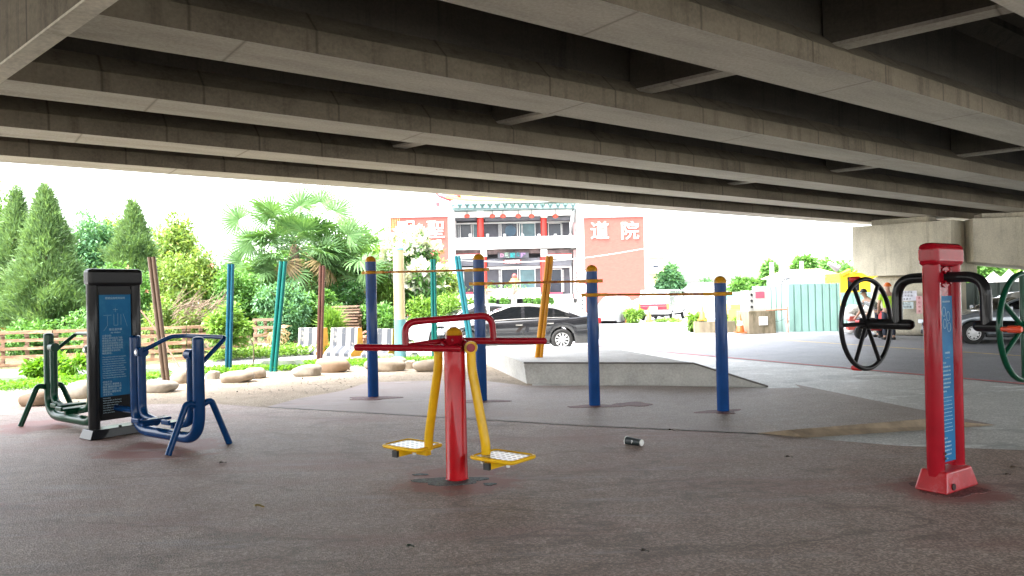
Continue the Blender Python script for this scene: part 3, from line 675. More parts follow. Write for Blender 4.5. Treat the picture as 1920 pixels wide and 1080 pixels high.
# ------------------------------------------------------------------ vegetation
def norm(a): return a / np.maximum(np.linalg.norm(a, axis=1, keepdims=True), 1e-9)
def leaves_mesh(name, pos, dirs, ups, Ls, Ws, mat, parent=None, fold=.25, mats=None, mi=None):
    n = len(pos); dirs = norm(dirs); side = norm(np.cross(dirs, ups)); up = np.cross(side, dirs)
    Ls = np.broadcast_to(np.asarray(Ls, float), (n,))[:, None]; Ws = np.broadcast_to(np.asarray(Ws, float), (n,))[:, None]
    v = np.empty((n, 4, 3)); v[:, 0] = pos; v[:, 2] = pos + dirs * Ls
    mid = pos + dirs * Ls * .45 + up * Ws * fold
    v[:, 1] = mid + side * Ws * .5; v[:, 3] = mid - side * Ws * .5
    me = bpy.data.meshes.new(name); me.vertices.add(n * 4); me.vertices.foreach_set('co', v.reshape(-1))
    me.loops.add(n * 4); me.loops.foreach_set('vertex_index', np.arange(n * 4, dtype=np.int32))
    me.polygons.add(n); me.polygons.foreach_set('loop_start', np.arange(0, n * 4, 4, dtype=np.int32))
    for m in (mats or [mat]): me.materials.append(m)
    if mi is not None: me.polygons.foreach_set('material_index', np.asarray(mi, dtype=np.int32))
    me.update(calc_edges=True); me.validate()
    o = bpy.data.objects.new(name, me); COL.objects.link(o)
    if parent: o.parent = parent
    return o
def rdir(n): return norm(rng.normal(size=(n, 3)))
L_ = leafmat
M['lf_bright'] = leafmat('bright_leaves', (.14, .28, .05), (.23, .39, .08)); M['lf_mid'] = leafmat('mid_leaves', (.085, .21, .055), (.16, .33, .09))
M['lf_blue'] = leafmat('bluish_leaves', (.09, .23, .11), (.17, .34, .18)); M['lf_yel'] = leafmat('yellowing_leaves', (.15, .27, .06), (.26, .37, .10), (.42, .34, .13))
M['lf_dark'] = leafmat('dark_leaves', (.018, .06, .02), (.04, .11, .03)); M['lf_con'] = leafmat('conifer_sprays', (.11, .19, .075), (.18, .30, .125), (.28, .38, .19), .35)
M['lf_palm'] = leafmat('palm_frond', (.10, .21, .07), (.17, .31, .12), (.32, .34, .12), .3); M['lf_dry'] = leafmat('dry_leaves', (.22, .15, .075), (.34, .24, .12), None, .15)
M['lf_cover'] = leafmat('ground_cover', (.09, .23, .015), (.17, .36, .03), None, .4); M['flower'] = leafmat('white_blossom', (.75, .75, .70), (.85, .85, .8), None, .3)
M['pink'] = leafmat('pink_blossom', (.65, .22, .20), (.75, .35, .30), None, .3)
M['bark'] = pm('bark', (.13, .09, .06), .9, 0, .3, 6, .5, 25); M['barkp'] = pm('pale_bark', (.26, .21, .16), .9, 0, .25, 6, .4, 25)
def limbs(m, base, h, rx, r, k, seed, lean=0):
    rr = random.Random(seed); top = Vector((base[0] + lean, base[1], base[2] + h))
    m.tube([base, (base[0] + lean * .3, base[1], base[2] + h * .35), (base[0] + lean * .6, base[1], base[2] + h * .7), top], [r, r * .8, r * .55, r * .2], 8)
    for i in range(k):
        t = rr.uniform(.3, .8); a = rr.uniform(0, 6.28); p = Vector((base[0] + lean * t, base[1], base[2] + h * t))
        e = p + Vector((math.cos(a) * rx * .7, math.sin(a) * rx * .7, h * rr.uniform(.12, .3)))
        m.tube([p, (p + e) / 2 + Vector((0, 0, .06 * h)), e], [r * .4, r * .25, r * .08], 6)
def bush(name, cat, label, x0, x1, y0, y1, Y, mat, n=5000, leaf=.16, group=None, clumps=34, trunk=True, dry=0, flowers=None, dep=.8, fl_n=60, base=None, asp=.45, droop=.25, pts=None, seed=None):
    """crown that fills the pixel box x0..x1, y0..y1 of the photograph at depth Y, standing on the ground"""
    k = Y / F; c = P((x0 + x1) / 2, (y0 + y1) / 2, Y); rx = (x1 - x0) * k / 2; rz = (y1 - y0) * k / 2; ry = rx * dep
    root = empty(name, (c.x, c.y, 0), 0, label, cat, group)
    cen = rdir(clumps) * (rng.uniform(.25, 1, (clumps, 1)) ** .5) * .82
    cen[:, 1] -= .15 * np.abs(cen[:, 1])
    cr = rng.uniform(.20, .42, clumps)
    idx = rng.integers(0, clumps, n); off = rdir(n) * (rng.uniform(0, 1, (n, 1)) ** .45) * cr[idx][:, None]
    q = cen[idx] + off; rad = np.linalg.norm(q, axis=1, keepdims=True); q = np.where(rad > 1.03, q / rad * 1.03, q)
    pos = q * np.array([rx, ry, rz]) + np.array([0, 0, c.z])
    keep = pos[:, 2] > .03; pos = pos[keep]; off = off[keep]; n = len(pos)
    d = norm(off) * .7 + rdir(n) * .8; d[:, 2] -= droop
    ups = np.array([0, 0, 1.]) + rdir(n) * .55
    Ls = leaf * rng.uniform(.6, 1.25, n)
    leaves_mesh('crown', pos, d, ups, Ls, Ls * asp, M[mat], root)
    if flowers:
        f = rng.integers(0, clumps, fl_n); od = rdir(fl_n); od[:, 2] = np.abs(od[:, 2]) * .8; od[:, 1] = -np.abs(od[:, 1])
        fp = (cen[f] + norm(od) * cr[f][:, None] * 1.02) * np.array([rx, ry, rz]) + np.array([0, 0, c.z])
        pp = np.repeat(fp, 7, 0) + rdir(fl_n * 7) * .05
        fo = leaves_mesh('blossom', pp, rdir(fl_n * 7) + np.array([0, -.4, .6]), rdir(fl_n * 7), leaf * (.62 if flowers == 'pink' else .9), leaf * (.42 if flowers == 'pink' else .6), M[flowers], root)
    if trunk:
        m = MB(); limbs(m, (0, 0, 0), c.z + rz * .55, rx, max(.05, .05 * rz + .03), 7, int(x0) + 3); m.build('trunk', M['bark'], root)
    return root
def conifer(label, xc, yt, yb, hw, Y, n=9000, seed=1):
    k = Y / F; g = P(xc, yb, Y); t = P(xc, yt, Y); zb, zt = max(.3, g.z), t.z; Rr = hw * k; H = zt - zb
    root = empty('conifer_tree', (g.x, Y, 0), 0, label, 'tree', 'juniper conifers behind the pallet fence')
    ph = rng.uniform(0, 6, 6)
    h = 1 - np.sqrt(rng.uniform(0, 1, n)) ** 1.15; a = rng.uniform(0, 6.283, n)
    lump = 1 + .22 * np.sin(3 * a + 9 * h + ph[0]) + .12 * np.sin(5 * a - 15 * h + ph[1]) + .1 * np.sin(2 * a + 24 * h + ph[2])
    prof_ = np.clip((1 - h), 0, 1) ** .95 * np.clip(.55 + 4.0 * h, 0, 1)
    rr_ = Rr * prof_ * lump * rng.uniform(.55, 1.03, n) ** .5
    pos = np.stack([rr_ * np.cos(a), rr_ * np.sin(a), zb + H * h], 1)
    tip = rng.uniform(0, 1, n) < .10; pos[tip, :2] *= rng.uniform(1.05, 1.32, (tip.sum(), 1)); pos[tip, 2] += .12
    gap = np.sin(7 * a + 31 * h + ph[3]) + np.sin(4 * a - 43 * h + ph[4]) > 1.15; pos = pos[~gap]; a = a[~gap]; n = len(pos)
    pos = np.repeat(pos, 5, 0) + rng.normal(size=(n * 5, 3)) * .07; aa = np.repeat(a, 5) + rng.normal(size=n * 5) * .5
    d = np.stack([np.cos(aa), np.sin(aa), 1.1 + rng.normal(size=n * 5) * .6], 1) + rdir(n * 5) * .5
    leaves_mesh('crown', pos, d, rdir(n * 5) * .6 + np.stack([np.cos(aa), np.sin(aa), np.zeros(n * 5)], 1), rng.uniform(.14, .34, n * 5), rng.uniform(.02, .045, n * 5), M['lf_con'], root)
    m = MB(); m.tube([(0, 0, 0), (0, 0, zb + H * .5), (0, 0, zt - .25)], [.15, .1, .02], 8)
    rr = random.Random(seed)
    for i in range(26):
        z = zb + H * rr.uniform(.02, .7); q = rr.uniform(0, 6.28); l = Rr * (1 - (z - zb) / H) * .8
        m.tube([(0, 0, z), (l * math.cos(q), l * math.sin(q), z + l * .6)], [.035, .01], 5)
    m.build('trunk', M['bark'], root)
conifer('tallest pointed conifer behind the pallet fence left of the black post', 90, 346, 625, 72, 27, 9500, 1)
conifer('narrower conifer half hidden behind the tallest one at the frame edge', 34, 352, 610, 52, 29.5, 6500, 2)
conifer('shorter conifer rising behind the black instruction post', 252, 378, 570, 55, 31, 6500, 3)
GT = 'leafy trees behind the pallet fence'
bush('garden_tree', 'tree', 'bright yellow-green tree at the left edge behind the conifers', -70, 30, 325, 620, 36, 'lf_bright', 9000, .26, GT)
bush('garden_tree', 'tree', 'bluish green feathery tree between the two conifers', 120, 235, 392, 600, 36, 'lf_blue', 9000, .24, GT, 40)
bush('garden_tree', 'tree', 'yellowing tree top peeping out left of the shorter conifer', 165, 262, 405, 560, 40, 'lf_yel', 6000, .26, GT)
bush('garden_tree', 'tree', 'yellowing round tree right of the shorter conifer', 268, 385, 404, 600, 37, 'lf_yel', 9000, .26, GT, 40)
bush('garden_tree', 'tree', 'tall green tree behind the right side of the palm', 655, 742, 425, 610, 39, 'lf_bright', 7000, .27, GT)
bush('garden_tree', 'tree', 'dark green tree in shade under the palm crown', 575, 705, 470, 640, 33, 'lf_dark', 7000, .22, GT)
bush('garden_tree', 'tree', 'green tree filling the gap behind the palm trunk', 380, 580, 485, 640, 36, 'lf_mid', 9000, .26, GT, 40)
bush('garden_tree', 'tree', 'wide pale green tree filling the back between the conifers and the palm', 110, 430, 425, 640, 43, 'lf_blue', 12000, .34, GT, 60)
bush('garden_tree', 'tree', 'wide tree mass behind the fan palms', 420, 730, 455, 640, 45, 'lf_mid', 12000, .34, GT, 60)
GB = 'garden bushes behind the pallet fence'
bush('garden_bush', 'bush', 'big rambling rose bush with pink blooms right of the black post', 275, 432, 462, 640, 27.5, 'lf_yel', 15000, .15, GB, 60, True, 0, 'pink', .6, 7)
bush('garden_bush', 'bush', 'green bush with pink bloom just behind the black post', 165, 300, 485, 650, 28.5, 'lf_mid', 9000, .16, GB, 40, True, 0, 'pink', .6, 4)
bush('garden_bush', 'bush', 'leafy bush behind the steel blue pole', 380, 500, 500, 640, 27.2, 'lf_mid', 10000, .17, GB, 40)
bush('garden_bush', 'bush', 'silvery bush between the turquoise and the brown poles', 470, 585, 520, 655, 26.2, 'lf_blue', 9000, .15, GB, 40)
bush('garden_bush', 'bush', 'green bush behind the brown pole above the barriers', 560, 650, 540, 640, 27.5, 'lf_mid', 6000, .17, GB)
bush('garden_bush', 'bush', 'dark bush in the hollow left of the leftmost blue bar post', 605, 700, 525, 640, 29, 'lf_dark', 5000, .16, GB)
bush('garden_bush', 'bush', 'low weedy bush behind the third striped barrier', 655, 760, 560, 655, 27, 'lf_mid', 7000, .16, GB)
bush('garden_bush', 'bush', 'tall bamboo-like bush beside the cream lamp column', 690, 790, 490, 620, 33, 'lf_bright', 9000, .3, GB, 40, True, 0, None, .6, 0, None, .16, .5)
bush('garden_bush', 'bush', 'bright vine bank right of the cream lamp column', 752, 850, 555, 655, 28.5, 'lf_bright', 10000, .15, GB, 50, False, 0, None, .5)
bush('garden_bush', 'bush', 'bright vine bank behind the sea green and pale teal poles', 800, 915, 545, 650, 31, 'lf_bright', 10000, .15, GB, 50, False, 0, None, .5)
bush('garden_bush', 'bush', 'yellowish weeds climbing in front of the left red wall', 790, 862, 500, 600, 36, 'lf_yel', 5000, .2, GB)
bush('garden_bush', 'bush', 'low green bush under the tall conifer behind the fence', 0, 110, 590, 690, 25, 'lf_mid', 6000, .14, GB, 30, False)
bush('garden_bush', 'bush', 'low green bush behind the pallet fence right of the black post', 100, 260, 580, 682, 25.5, 'lf_mid', 7000, .14, GB, 40, False)
bush('garden_bush', 'bush', 'low dry-tipped bush behind the fence by the bronze pole', 262, 400, 560, 680, 25, 'lf_yel', 6000, .14, GB, 40, False)
fr = bush('frangipani_tree', 'tree', 'frangipani tree covered in white blossoms before the left red wall', 712, 838, 418, 590, 33, 'lf_mid', 5500, .34, None, 40, True, 0, 'flower', .7, 420, None, .34)
# brushwood tangle
m = MB(); g = P(375, 660, 24.6); rr = random.Random(4)
for i in range(110):
    x = rr.uniform(-.9, .6); z = rr.uniform(.9, 1.6); a = rr.uniform(.1, 1.2); l = rr.uniform(.4, .9); y = rr.uniform(-.3, .3)
    m.tube([(x, y, z), (x + l * math.cos(a) * .5, y + .1, z + l * math.sin(a) * .5 + .06), (x + l * math.cos(a), y, z + l * math.sin(a) * .9)], [.012, .009, .004], 4, False)
for i in range(8): m.tube([(rr.uniform(-.5, .5), 0, 0), (rr.uniform(-1.2, 1.2), .1, 1.3)], [.03, .015], 5)
o = m.build('brushwood_heap', pm('dry_twig', (.20, .145, .10), .9)); o.location = (g.x, g.y, 0); tag(o, 'tangle of dry leafless branches above the pallet fence', 'branches')

# fan palms
def frond_mesh(seed, rad, pet, seg=26, droop=.55):
    rr = random.Random(seed); m = MB()
    m.tube([(0, 0, 0), (pet * .5, 0, .03), (pet, 0, 0)], [.028, .02, .014], 5)
    for i in range(seg):
        a = R(-118 + 236 * i / (seg - 1)); da = R(236 / (seg - 1)) * 1.15
        l = rad * (1 - .28 * (abs(a) / R(128)) ** 1.5) * rr.uniform(.9, 1.05); zz = .04 * (1 if i % 2 else -1)
        pts = []
        for t, wv_ in ((0, .0), (.25, .25), (.55, .5), (.8, .26), (1.0, .02)):
            rr_ = l * t; wd = max(.006, rr_ * da * {.25: 1.0, .55: .8, .8: .42}.get(t, .04)); wd = min(wd, .105 * rad)
            c = Vector((pet + rr_ * math.cos(a), rr_ * math.sin(a), zz * t * (1 - t) * 2 + rr_ * .38 * abs(math.sin(a)) ** 1.5 - droop * rad * (t ** 2.6) * rr.uniform(.8, 1.2)))
            nrm = Vector((-math.sin(a), math.cos(a), 0)); pts += [c - nrm * wd / 2, c + nrm * wd / 2]
        m.add(pts, [(2 * j, 2 * j + 2, 2 * j + 3, 2 * j + 1) for j in range(4)])
    return m
fr_protos = {}
def palm(label, px, py, Y, n, rad, seed, htr):
    c = P(px, py, Y); root = empty('fan_palm', (c.x, c.y, 0), 0, label, 'palm tree', 'fan palms'); rr = random.Random(seed)
    m = MB(); m.tube([(0, 0, 0), (0, 0, c.z * .5), (0, 0, c.z)], [.22, .19, .16], 10); m.build('trunk', M['bark'], root)
    for i in range(n):
        el = rr.choice([66, 50, 40, 30, 20, 10, 0, -15, -30, -45]) + rr.uniform(-10, 10); az = rr.uniform(0, 360)
        pet = rr.uniform(1.2, 2.1); dry = el < -30 and rr.random() < .5; key = (i % 4, dry)
        if key not in fr_protos:
            fr_protos[key] = frond_mesh(seed + i, rad, 1.35, 26, .35 if not dry else .8)
            o = fr_protos[key].build('frond', M['lf_dry'] if dry else M['lf_palm'], root); fr_protos[key] = o.data
        else:
            o = bpy.data.objects.new('frond', fr_protos[key]); COL.objects.link(o); o.parent = root
        o.location = (0, 0, c.z + rr.uniform(-.7, .35)); s = rr.uniform(.8, 1.1) * rad / 1.35
        o.scale = (pet / 1.35 * s, s, s); o.rotation_euler = (R(rr.uniform(-25, 25)), R(-el), R(az))
palm('large fan palm with long spreading fronds behind the turquoise pole', 552, 462, 29.5, 72, 1.12, 5, 0)
def facing_frond(root, zc, Y, cx, cy, px, py, rad, ang, key, tilt=0):
    c = P(cx, cy, Y); e = P(px, py, Y); d = (e - c); L1 = d.length; d.normalize()
    a = R(ang); x = Vector((math.cos(a), -.25, math.sin(a))).normalized(); z = Vector((0, -1, 0)); y = z.cross(x).normalized(); z = x.cross(y)
    o = bpy.data.objects.new('frond', fr_protos[key]); COL.objects.link(o); o.parent = root; s = rad / 1.12
    o.matrix_local = Matrix.Translation(Vector((e.x - c.x, rng.uniform(-.6, .1), e.z)) - x * 1.35 * s) @ Matrix(((x.x, y.x, z.x), (x.y, y.y, z.y), (x.z, y.z, z.z))).to_4x4() @ Matrix.Scale(s, 4)
pr_ = [o for o in scene.objects if o.name.startswith('fan_palm')][0]
kk_ = [k for k in fr_protos if not k[1]]
for i, (px, py, rad, ang) in enumerate([(452, 412, .95, 150), (505, 402, 1.0, 128), (478, 455, .95, 178), (455, 490, .9, 195), (565, 385, .95, 95), (602, 378, .8, 68), (636, 398, .9, 38), (578, 432, .8, 120), (655, 440, .95, 18), (520, 505, .95, 215), (610, 470, .85, 350), (560, 540, .8, 262), (690, 505, .9, 345)]):
    facing_frond(pr_, 0, 29.2, 552, 462, px, py, rad, ang, kk_[i % len(kk_)])
palm('smaller fan palm close to the right of the large palm', 645, 490, 31, 44, 1.08, 31, 0)
# dead frond leaning on the fence
root = empty('dry_palm_frond', P(520, 600, 24.0), 0, 'dead brown palm frond hanging beside the turquoise pole', 'palm frond')
o = frond_mesh(77, .75, .5, 20, .7).build('fan', M['lf_dry'], root); o.rotation_euler = (R(40), R(50), R(-100))
o = frond_mesh(78, .7, .4, 16, .9).build('fan', M['lf_dry'], root); o.rotation_euler = (R(-30), R(70), R(20))

# green ground cover
def cover(name, poly, n, leaf, mat, h=.12, lab='bright green ground cover creeping behind the boulders', up=.5):
    ps = gz(poly, 0); n0 = len(ps); pos = []
    xs = [p.x for p in ps]; ys = [p.y for p in ps]
    def inside(x, y):
        c = False; j = n0 - 1
        for i in range(n0):
            if (ps[i].y > y) != (ps[j].y > y) and x < (ps[j].x - ps[i].x) * (y - ps[i].y) / (ps[j].y - ps[i].y) + ps[i].x: c = not c
            j = i
        return c
    while len(pos) < n:
        x, y = rng.uniform(min(xs), max(xs)), rng.uniform(min(ys), max(ys))
        if inside(x, y) and math.sin(x * 3.1 + y * 1.3) + math.sin(y * 4 - x * 1.7) > -1.1: pos.append((x, y, rng.uniform(0.01, h)))
    pos = np.array(pos); d = rdir(n); d[:, 2] = np.abs(d[:, 2]) * up + .3 * up
    o = leaves_mesh(name, pos, d, np.array([0, 0, 1.]) + rdir(n) * .4, leaf * rng.uniform(.6, 1.2, n), leaf * .55, M[mat]); tag(o, lab, kind='stuff'); return o
cover('ground_cover', [(-260, 748), (0, 737), (160, 725), (320, 712), (330, 706), (160, 713), (0, 724), (-260, 733)], 6500, .085, 'lf_cover')
cover('ground_cover', [(370, 706), (480, 700), (590, 694), (700, 688), (820, 684), (820, 677), (700, 680), (590, 684), (480, 690), (380, 698)], 6500, .085, 'lf_cover')
cover('ground_cover', [(395, 680), (560, 668), (625, 664), (620, 656), (540, 658), (470, 664), (390, 674)], 4500, .12, 'lf_bright', .25)
M['lf_litter'] = leafmat('leaf_litter_brown', (.05, .03, .018), (.12, .075, .04), None, .05)
cover('leaf_litter', [(0, 762), (400, 755), (640, 735), (690, 716), (900, 713), (985, 720), (905, 690), (700, 692), (540, 698), (320, 722), (0, 745)], 330, .05, 'lf_litter', .014, 'dark dry leaf scraps scattered over the sand', .1)
# bright shrub left
bush('leafy_shrub', 'shrub', 'bright green leafy shrub right behind the green air walker', 48, 176, 660, 728, 17.5, 'lf_cover', 2600, .15, None, 26, True, 0, None, .6, 0, None, .5, .1)
bush('leafy_shrub', 'shrub', 'small bright green sapling growing left of the steel blue pole', 380, 480, 570, 650, 21.5, 'lf_bright', 2600, .16, None, 24, True, 0, None, .6, 0, None, .55, .2)
bush('grass_clump', 'plant', 'clump of tall grass between the brown pole and pallet stack', 598, 640, 590, 640, 25.4, 'lf_bright', 900, .45, None, 12, False, 0, None, .6, 0, None, .08, -.6)
# thin bare stick
g = G(472, 695); m = MB(); m.tube([(0, 0, 0), (.06, 0, .3), (.05, 0, .6), (-.05, 0, .85)], [.02, .016, .014, .01], 6); o = m.build('thin_stick', M['bark']); o.location = g; tag(o, 'thin bare stick standing in the ground beside the left rounded boulder', 'stick')

# ------------------------------------------------------------------ pallet fence and wooden things
M['wood'] = pm('pallet_wood', (.27, .15, .088), .8, 0, .3, 2.2, .3, 30, 0, (.5, .34, .22), 3, .55, (1, 1, 6)); M['wood2'] = pm('grey_pallet_wood', (.20, .125, .085), .85, 0, .3, 3, .3, 30, 0, (.28, .18, .12), 4, .55, (1, 1, 5))
M['woody'] = pm('yellow_pallet_wood', (.38, .28, .11), .8, 0, .2, 3, .2, 30)
def pallet(x0, x1, yb0, yb1, h, lab, mat='wood', slats=5, Y=None):
    a, b_ = (G(x0, yb0), G(x1, yb1)) if Y is None else (Vector((P(x0, yb0, Y).x, Y, 0)), Vector((P(x1, yb1, Y).x, Y, 0)))
    u = b_ - a; L1 = u.length; root = empty('wooden_pallet', (a + b_) / 2, math.atan2(u.y, u.x), lab, 'pallet', 'wooden pallets set up as a fence')
    rr = random.Random(int(x0) + 9)
    m = MB()
    for i in range(slats):
        z = .05 + (h - .1) * i / (slats - 1)
        m.box((rr.uniform(-.01, .01), -.06, z), (L1 - .01, .022, .095 + rr.uniform(-.015, .01)), rr.uniform(-.003, .003))
    m.build('front_slats', M[mat], root)
    for x in (-L1 / 2 + .05, 0, L1 / 2 - .05):
        m = MB()
        for zz in (.09, h * .5, h - .09): m.box((x * .98, 0, zz), (.1, .09, .16))
        m.box((x * .98, .052, h / 2), (.1, .02, h * .98))
        m.build('stringer', M['wood2'], root)
    return root
pallet(-130, -2, 700, 690, .98, 'wooden pallet at the far left end of the fence')
pallet(0, 100, 689, 685, 1.0, 'weathered wooden pallet of the fence behind the green air walker')
pallet(101, 218, 685, 680, 1.0, 'wooden pallet of the fence half hidden by the black post')
pallet(220, 350, 680, 674, 1.0, 'wooden pallet of the fence crossed by the bronze pole')
pallet(351, 404, 674, 671, 1.0, 'short wooden pallet of the fence right of the bronze pole')
pallet(405, 464, 671, 666, .62, 'low wooden pallet ending the fence at the steel blue pole')
pallet(476, 520, 655, 655, 1.1, 'broken wooden pallet behind the dead palm frond', 'wood2', 5, 24.8)
pw = pallet(700, 797, 600, 600, 1.0, 'yellowed pallet wall standing beside the cream lamp column', 'woody', 5, 34)
z1, z0 = P(750, 518, 34).z, P(750, 572, 34).z
for ch in pw.children: ch.location.z = z0; ch.scale = (1, 1, (z1 - z0) / 1.0)
m = MB()
for xx in (-1, 1): m.box((xx, .08, z0 / 2 + .1), (.1, .1, z0 + .2))
m.build('legs', M['woody'], pw)
c = P(656, 640, 26.5); root = empty('pallet_stack', (c.x, c.y, 0), 0, 'leaning stack of weathered planks above the middle striped barrier', 'plank stack')
m = MB(); rr = random.Random(8)
for i in range(13): m.box((rr.uniform(-.1, .1), 0, .2 + i * .1), (1.0 - abs(i - 9) * .04, .8, .055), rr.uniform(-.1, .1))
m.box((0, .1, .5), (.9, .6, 1.1)); m.build('planks', M['wood2'], root)
c = P(690, 650, 26.0)
m = MB()
for i in range(70):
    m.box((rr.uniform(-.75, .6), rr.uniform(-.3, .3), max(.05, .55 - abs(rr.gauss(0, .3)))), (.2, .1, .06), rr.uniform(0, 3))
m.box((-.1, .1, .2), (1.0, .5, .4)); o = m.build('rubble_heap', pm('broken_brick', (.42, .22, .16), .9, 0, .3, 5)); o.location = (c.x, c.y, 0); tag(o, 'heap of broken reddish bricks behind the middle striped barrier', 'rubble')
# heap of filled net bags / stones
c = P(508, 655, 23.4); k = 23.4 / F; pos = []
root = empty('stone_heap', (c.x, c.y, 0), 0, 'round heap of mossy stones under the dead palm frond', 'stone heap'); m = MB()
for i in range(90):
    a = rr.uniform(0, 6.28); q = rr.random() ** .5; z = .02 + .42 * rr.random() * (1 - q * q) ** .5
    m.lathe([(.09 * math.cos(b_), .05 * math.sin(b_)) for b_ in [j * math.pi / 6 - 1.5 for j in range(7)]], (q * .47 * math.cos(a), q * .4 * math.sin(a), z), 7)
m.build('stones', pm('mossy_stone', (.25, .23, .16), .9, 0, .35, 4, .4, 14, 0, (.14, .17, .08), 3, .52), root)
# bent sticks by the fence
m = MB(); a, b_, c_ = P(258, 575, 20.5), P(290, 615, 20.3), P(338, 690, 19.6)
m.tube([a, b_, c_], .022, 6); m.tube([P(310, 640, 20), P(322, 668, 19.8), P(330, 688, 19.6)], .012, 5); o = m.build('bent_rusty_pipe', pm('rusty_pipe', (.16, .08, .05), .8)); tag(o, 'thin rusty bent pipe leaning between the bronze pole and the boulders', 'pipe')
# tent at the left edge
c = P(-25, 640, 31); root = empty('market_tent', (c.x, c.y, 0), 0, 'white canopy tent with orange trim behind the fence at the left edge', 'tent')
m = MB(); k = 31 / F; zt = P(30, 583, 31).z; ze = P(0, 609, 31).z; zo = P(0, 618, 31).z
m.add([(-1.3, -1.3, ze), (1.3, -1.3, ze), (1.3, 1.3, ze), (-1.3, 1.3, ze), (1.0, 0, zt)], [(0, 1, 4), (1, 2, 4), (2, 3, 4), (3, 0, 4)]); m.build('canopy', pm('white_canvas', (.75, .74, .72), .8), root)
m = MB(); m.bb(-1.3, 1.3, -1.31, -1.30, zo, ze); m.bb(1.29, 1.30, -1.3, 1.3, zo, ze); m.build('valance', pm('orange_canvas', (.65, .28, .05), .8), root)
m = MB(); [m.cyl((x, y, 0), (x, y, ze), .03, 8) for x in (-1.25, 1.25) for y in (-1.25, 1.25)]; m.build('poles', M['chrome'], root)
m = MB(); m.box((-.3, -.3, .35), (1.6, .8, .7)); m.build('table', pm('white_cloth', (.7, .7, .68), .8), root)

# ------------------------------------------------------------------ small litter
g = G(1190, 834, .018); root = empty('paper_cup', (g.x, g.y, .052), 0, 'black paper coffee cup lying on its side on the rubber ground', 'cup'); root.rotation_euler = (0, R(88), R(-52)); root.scale = (1.15, 1.15, 1.2)
m = MB(); m.lathe([(.030, .085), (.0345, .0), (.042, -.088)], seg=24); m.build('sleeve', pm('black_cup_paper', (.012, .02, .022), .45), root)
m = MB(); m.lathe([(.0285, .09), (.0295, .0895), (.0298, .0852)], seg=24); m.lathe([(.042, -.089), (.0445, -.09), (.0445, -.096), (.04, -.096)], seg=24); m.build('rim', pm('white_cup_paper', (.75, .75, .72), .6), root)
t_ = text('logo', 'P', .05, pm('cup_white', (.7, .7, .7), .6), root, (.0, -.0362, 0), 0, 'CENTER', .0004); t_.rotation_euler = (R(90), R(-90), 0)
def deadleaf(px, py, s, lab, col, seed):
    g = G(px, py, .022); rr = random.Random(seed); m = MB(); n = 7; pts = []
    for i in range(n):
        t = i / (n - 1); wd = s * .28 * math.sin(math.pi * min(1, t * .95 + .03)); pts += [(t * s - s / 2, -wd, .012 * math.sin(3 * t + 1) + .01), (t * s - s / 2, 0, .004 + .01 * t), (t * s - s / 2, wd, .016 * math.cos(2 * t) + .006)]
    m.add(pts, [(3 * i + j, 3 * i + 3 + j, 3 * i + 4 + j, 3 * i + 1 + j) for i in range(n - 1) for j in (0, 1)], True); m.tube([(-s / 2, 0, .006), (-s * .75, .01, .012)], .0025, 4)
    o = m.build('dead_leaf', pm('dead_leaf_' + str(seed), col, .7, 0, .3, 20)); o.location = g; o.rotation_euler = (0, 0, rr.uniform(-.4, .4)); tag(o, lab, 'leaf', 'dry leaves on the rubber ground')
deadleaf(487, 951, .085, 'yellow dry leaf lying alone in the left foreground', (.30, .21, .05), 1)
deadleaf(418, 869, .07, 'small brown leaf on the rubber near the blue air walker', (.07, .05, .03), 2)
deadleaf(1480, 858, .06, 'small dark leaf on the rubber right of the paper cup', (.05, .04, .03), 3)
deadleaf(1905, 878, .09, 'brown leaf on the rubber at the right edge', (.10, .07, .05), 4)
deadleaf(1258, 807, .05, 'tiny dark leaf on the seam above the paper cup', (.05, .04, .03), 5)
deadleaf(1890, 891, .06, 'small brown leaf right of the red wheel machine', (.10, .07, .05), 6)
deadleaf(1210, 1035, .05, 'dark leaf scrap on the rubber in the bottom foreground', (.06, .05, .04), 8)
deadleaf(770, 1026, .05, 'small dark leaf left in the bottom foreground', (.04, .06, .04), 7)
# ------------------------------------------------------------------ vehicles
M['tyre'] = pm('tyre_rubber', (.018, .018, .018), .85); M['rim'] = pm('alloy_rim', (.62, .62, .63), .3, .7); M['hubcap'] = pm('silver_hubcap', (.66, .66, .66), .4, .2)
m_, N, L, b = newmat('car_glass'); b.inputs['Base Color'].default_value = (.006, .007, .008, 1); b.inputs['Roughness'].default_value = .04; b.inputs['Specular IOR Level'].default_value = .5; M['glass'] = m_
M['lampglass'] = pm('headlamp_glass', (.55, .57, .6), .12, .1); M['tail'] = pm('tail_lamp', (.45, .01, .015), .2); M['trim'] = pm('black_trim', (.015, .015, .016), .5); M['plate'] = pm('number_plate', (.75, .75, .75), .5)
def carpaint(name, c, metal=.3, rough=.25):
    m, N, L, b = newmat(name); b.inputs['Base Color'].default_value = (*c, 1); b.inputs['Metallic'].default_value = metal; b.inputs['Roughness'].default_value = rough
    b.inputs['Coat Weight'].default_value = 1; b.inputs['Coat Roughness'].default_value = .03; return m
def interp(pts, x):
    for (x0, y0), (x1, y1) in zip(pts, pts[1:]):
        if x <= x1:
            t = 0 if x1 == x0 else max(0, min(1, (x - x0) / (x1 - x0))); t = t * t * (3 - 2 * t) * .6 + t * .4
            return y0 + (y1 - y0) * t
    return pts[-1][1]
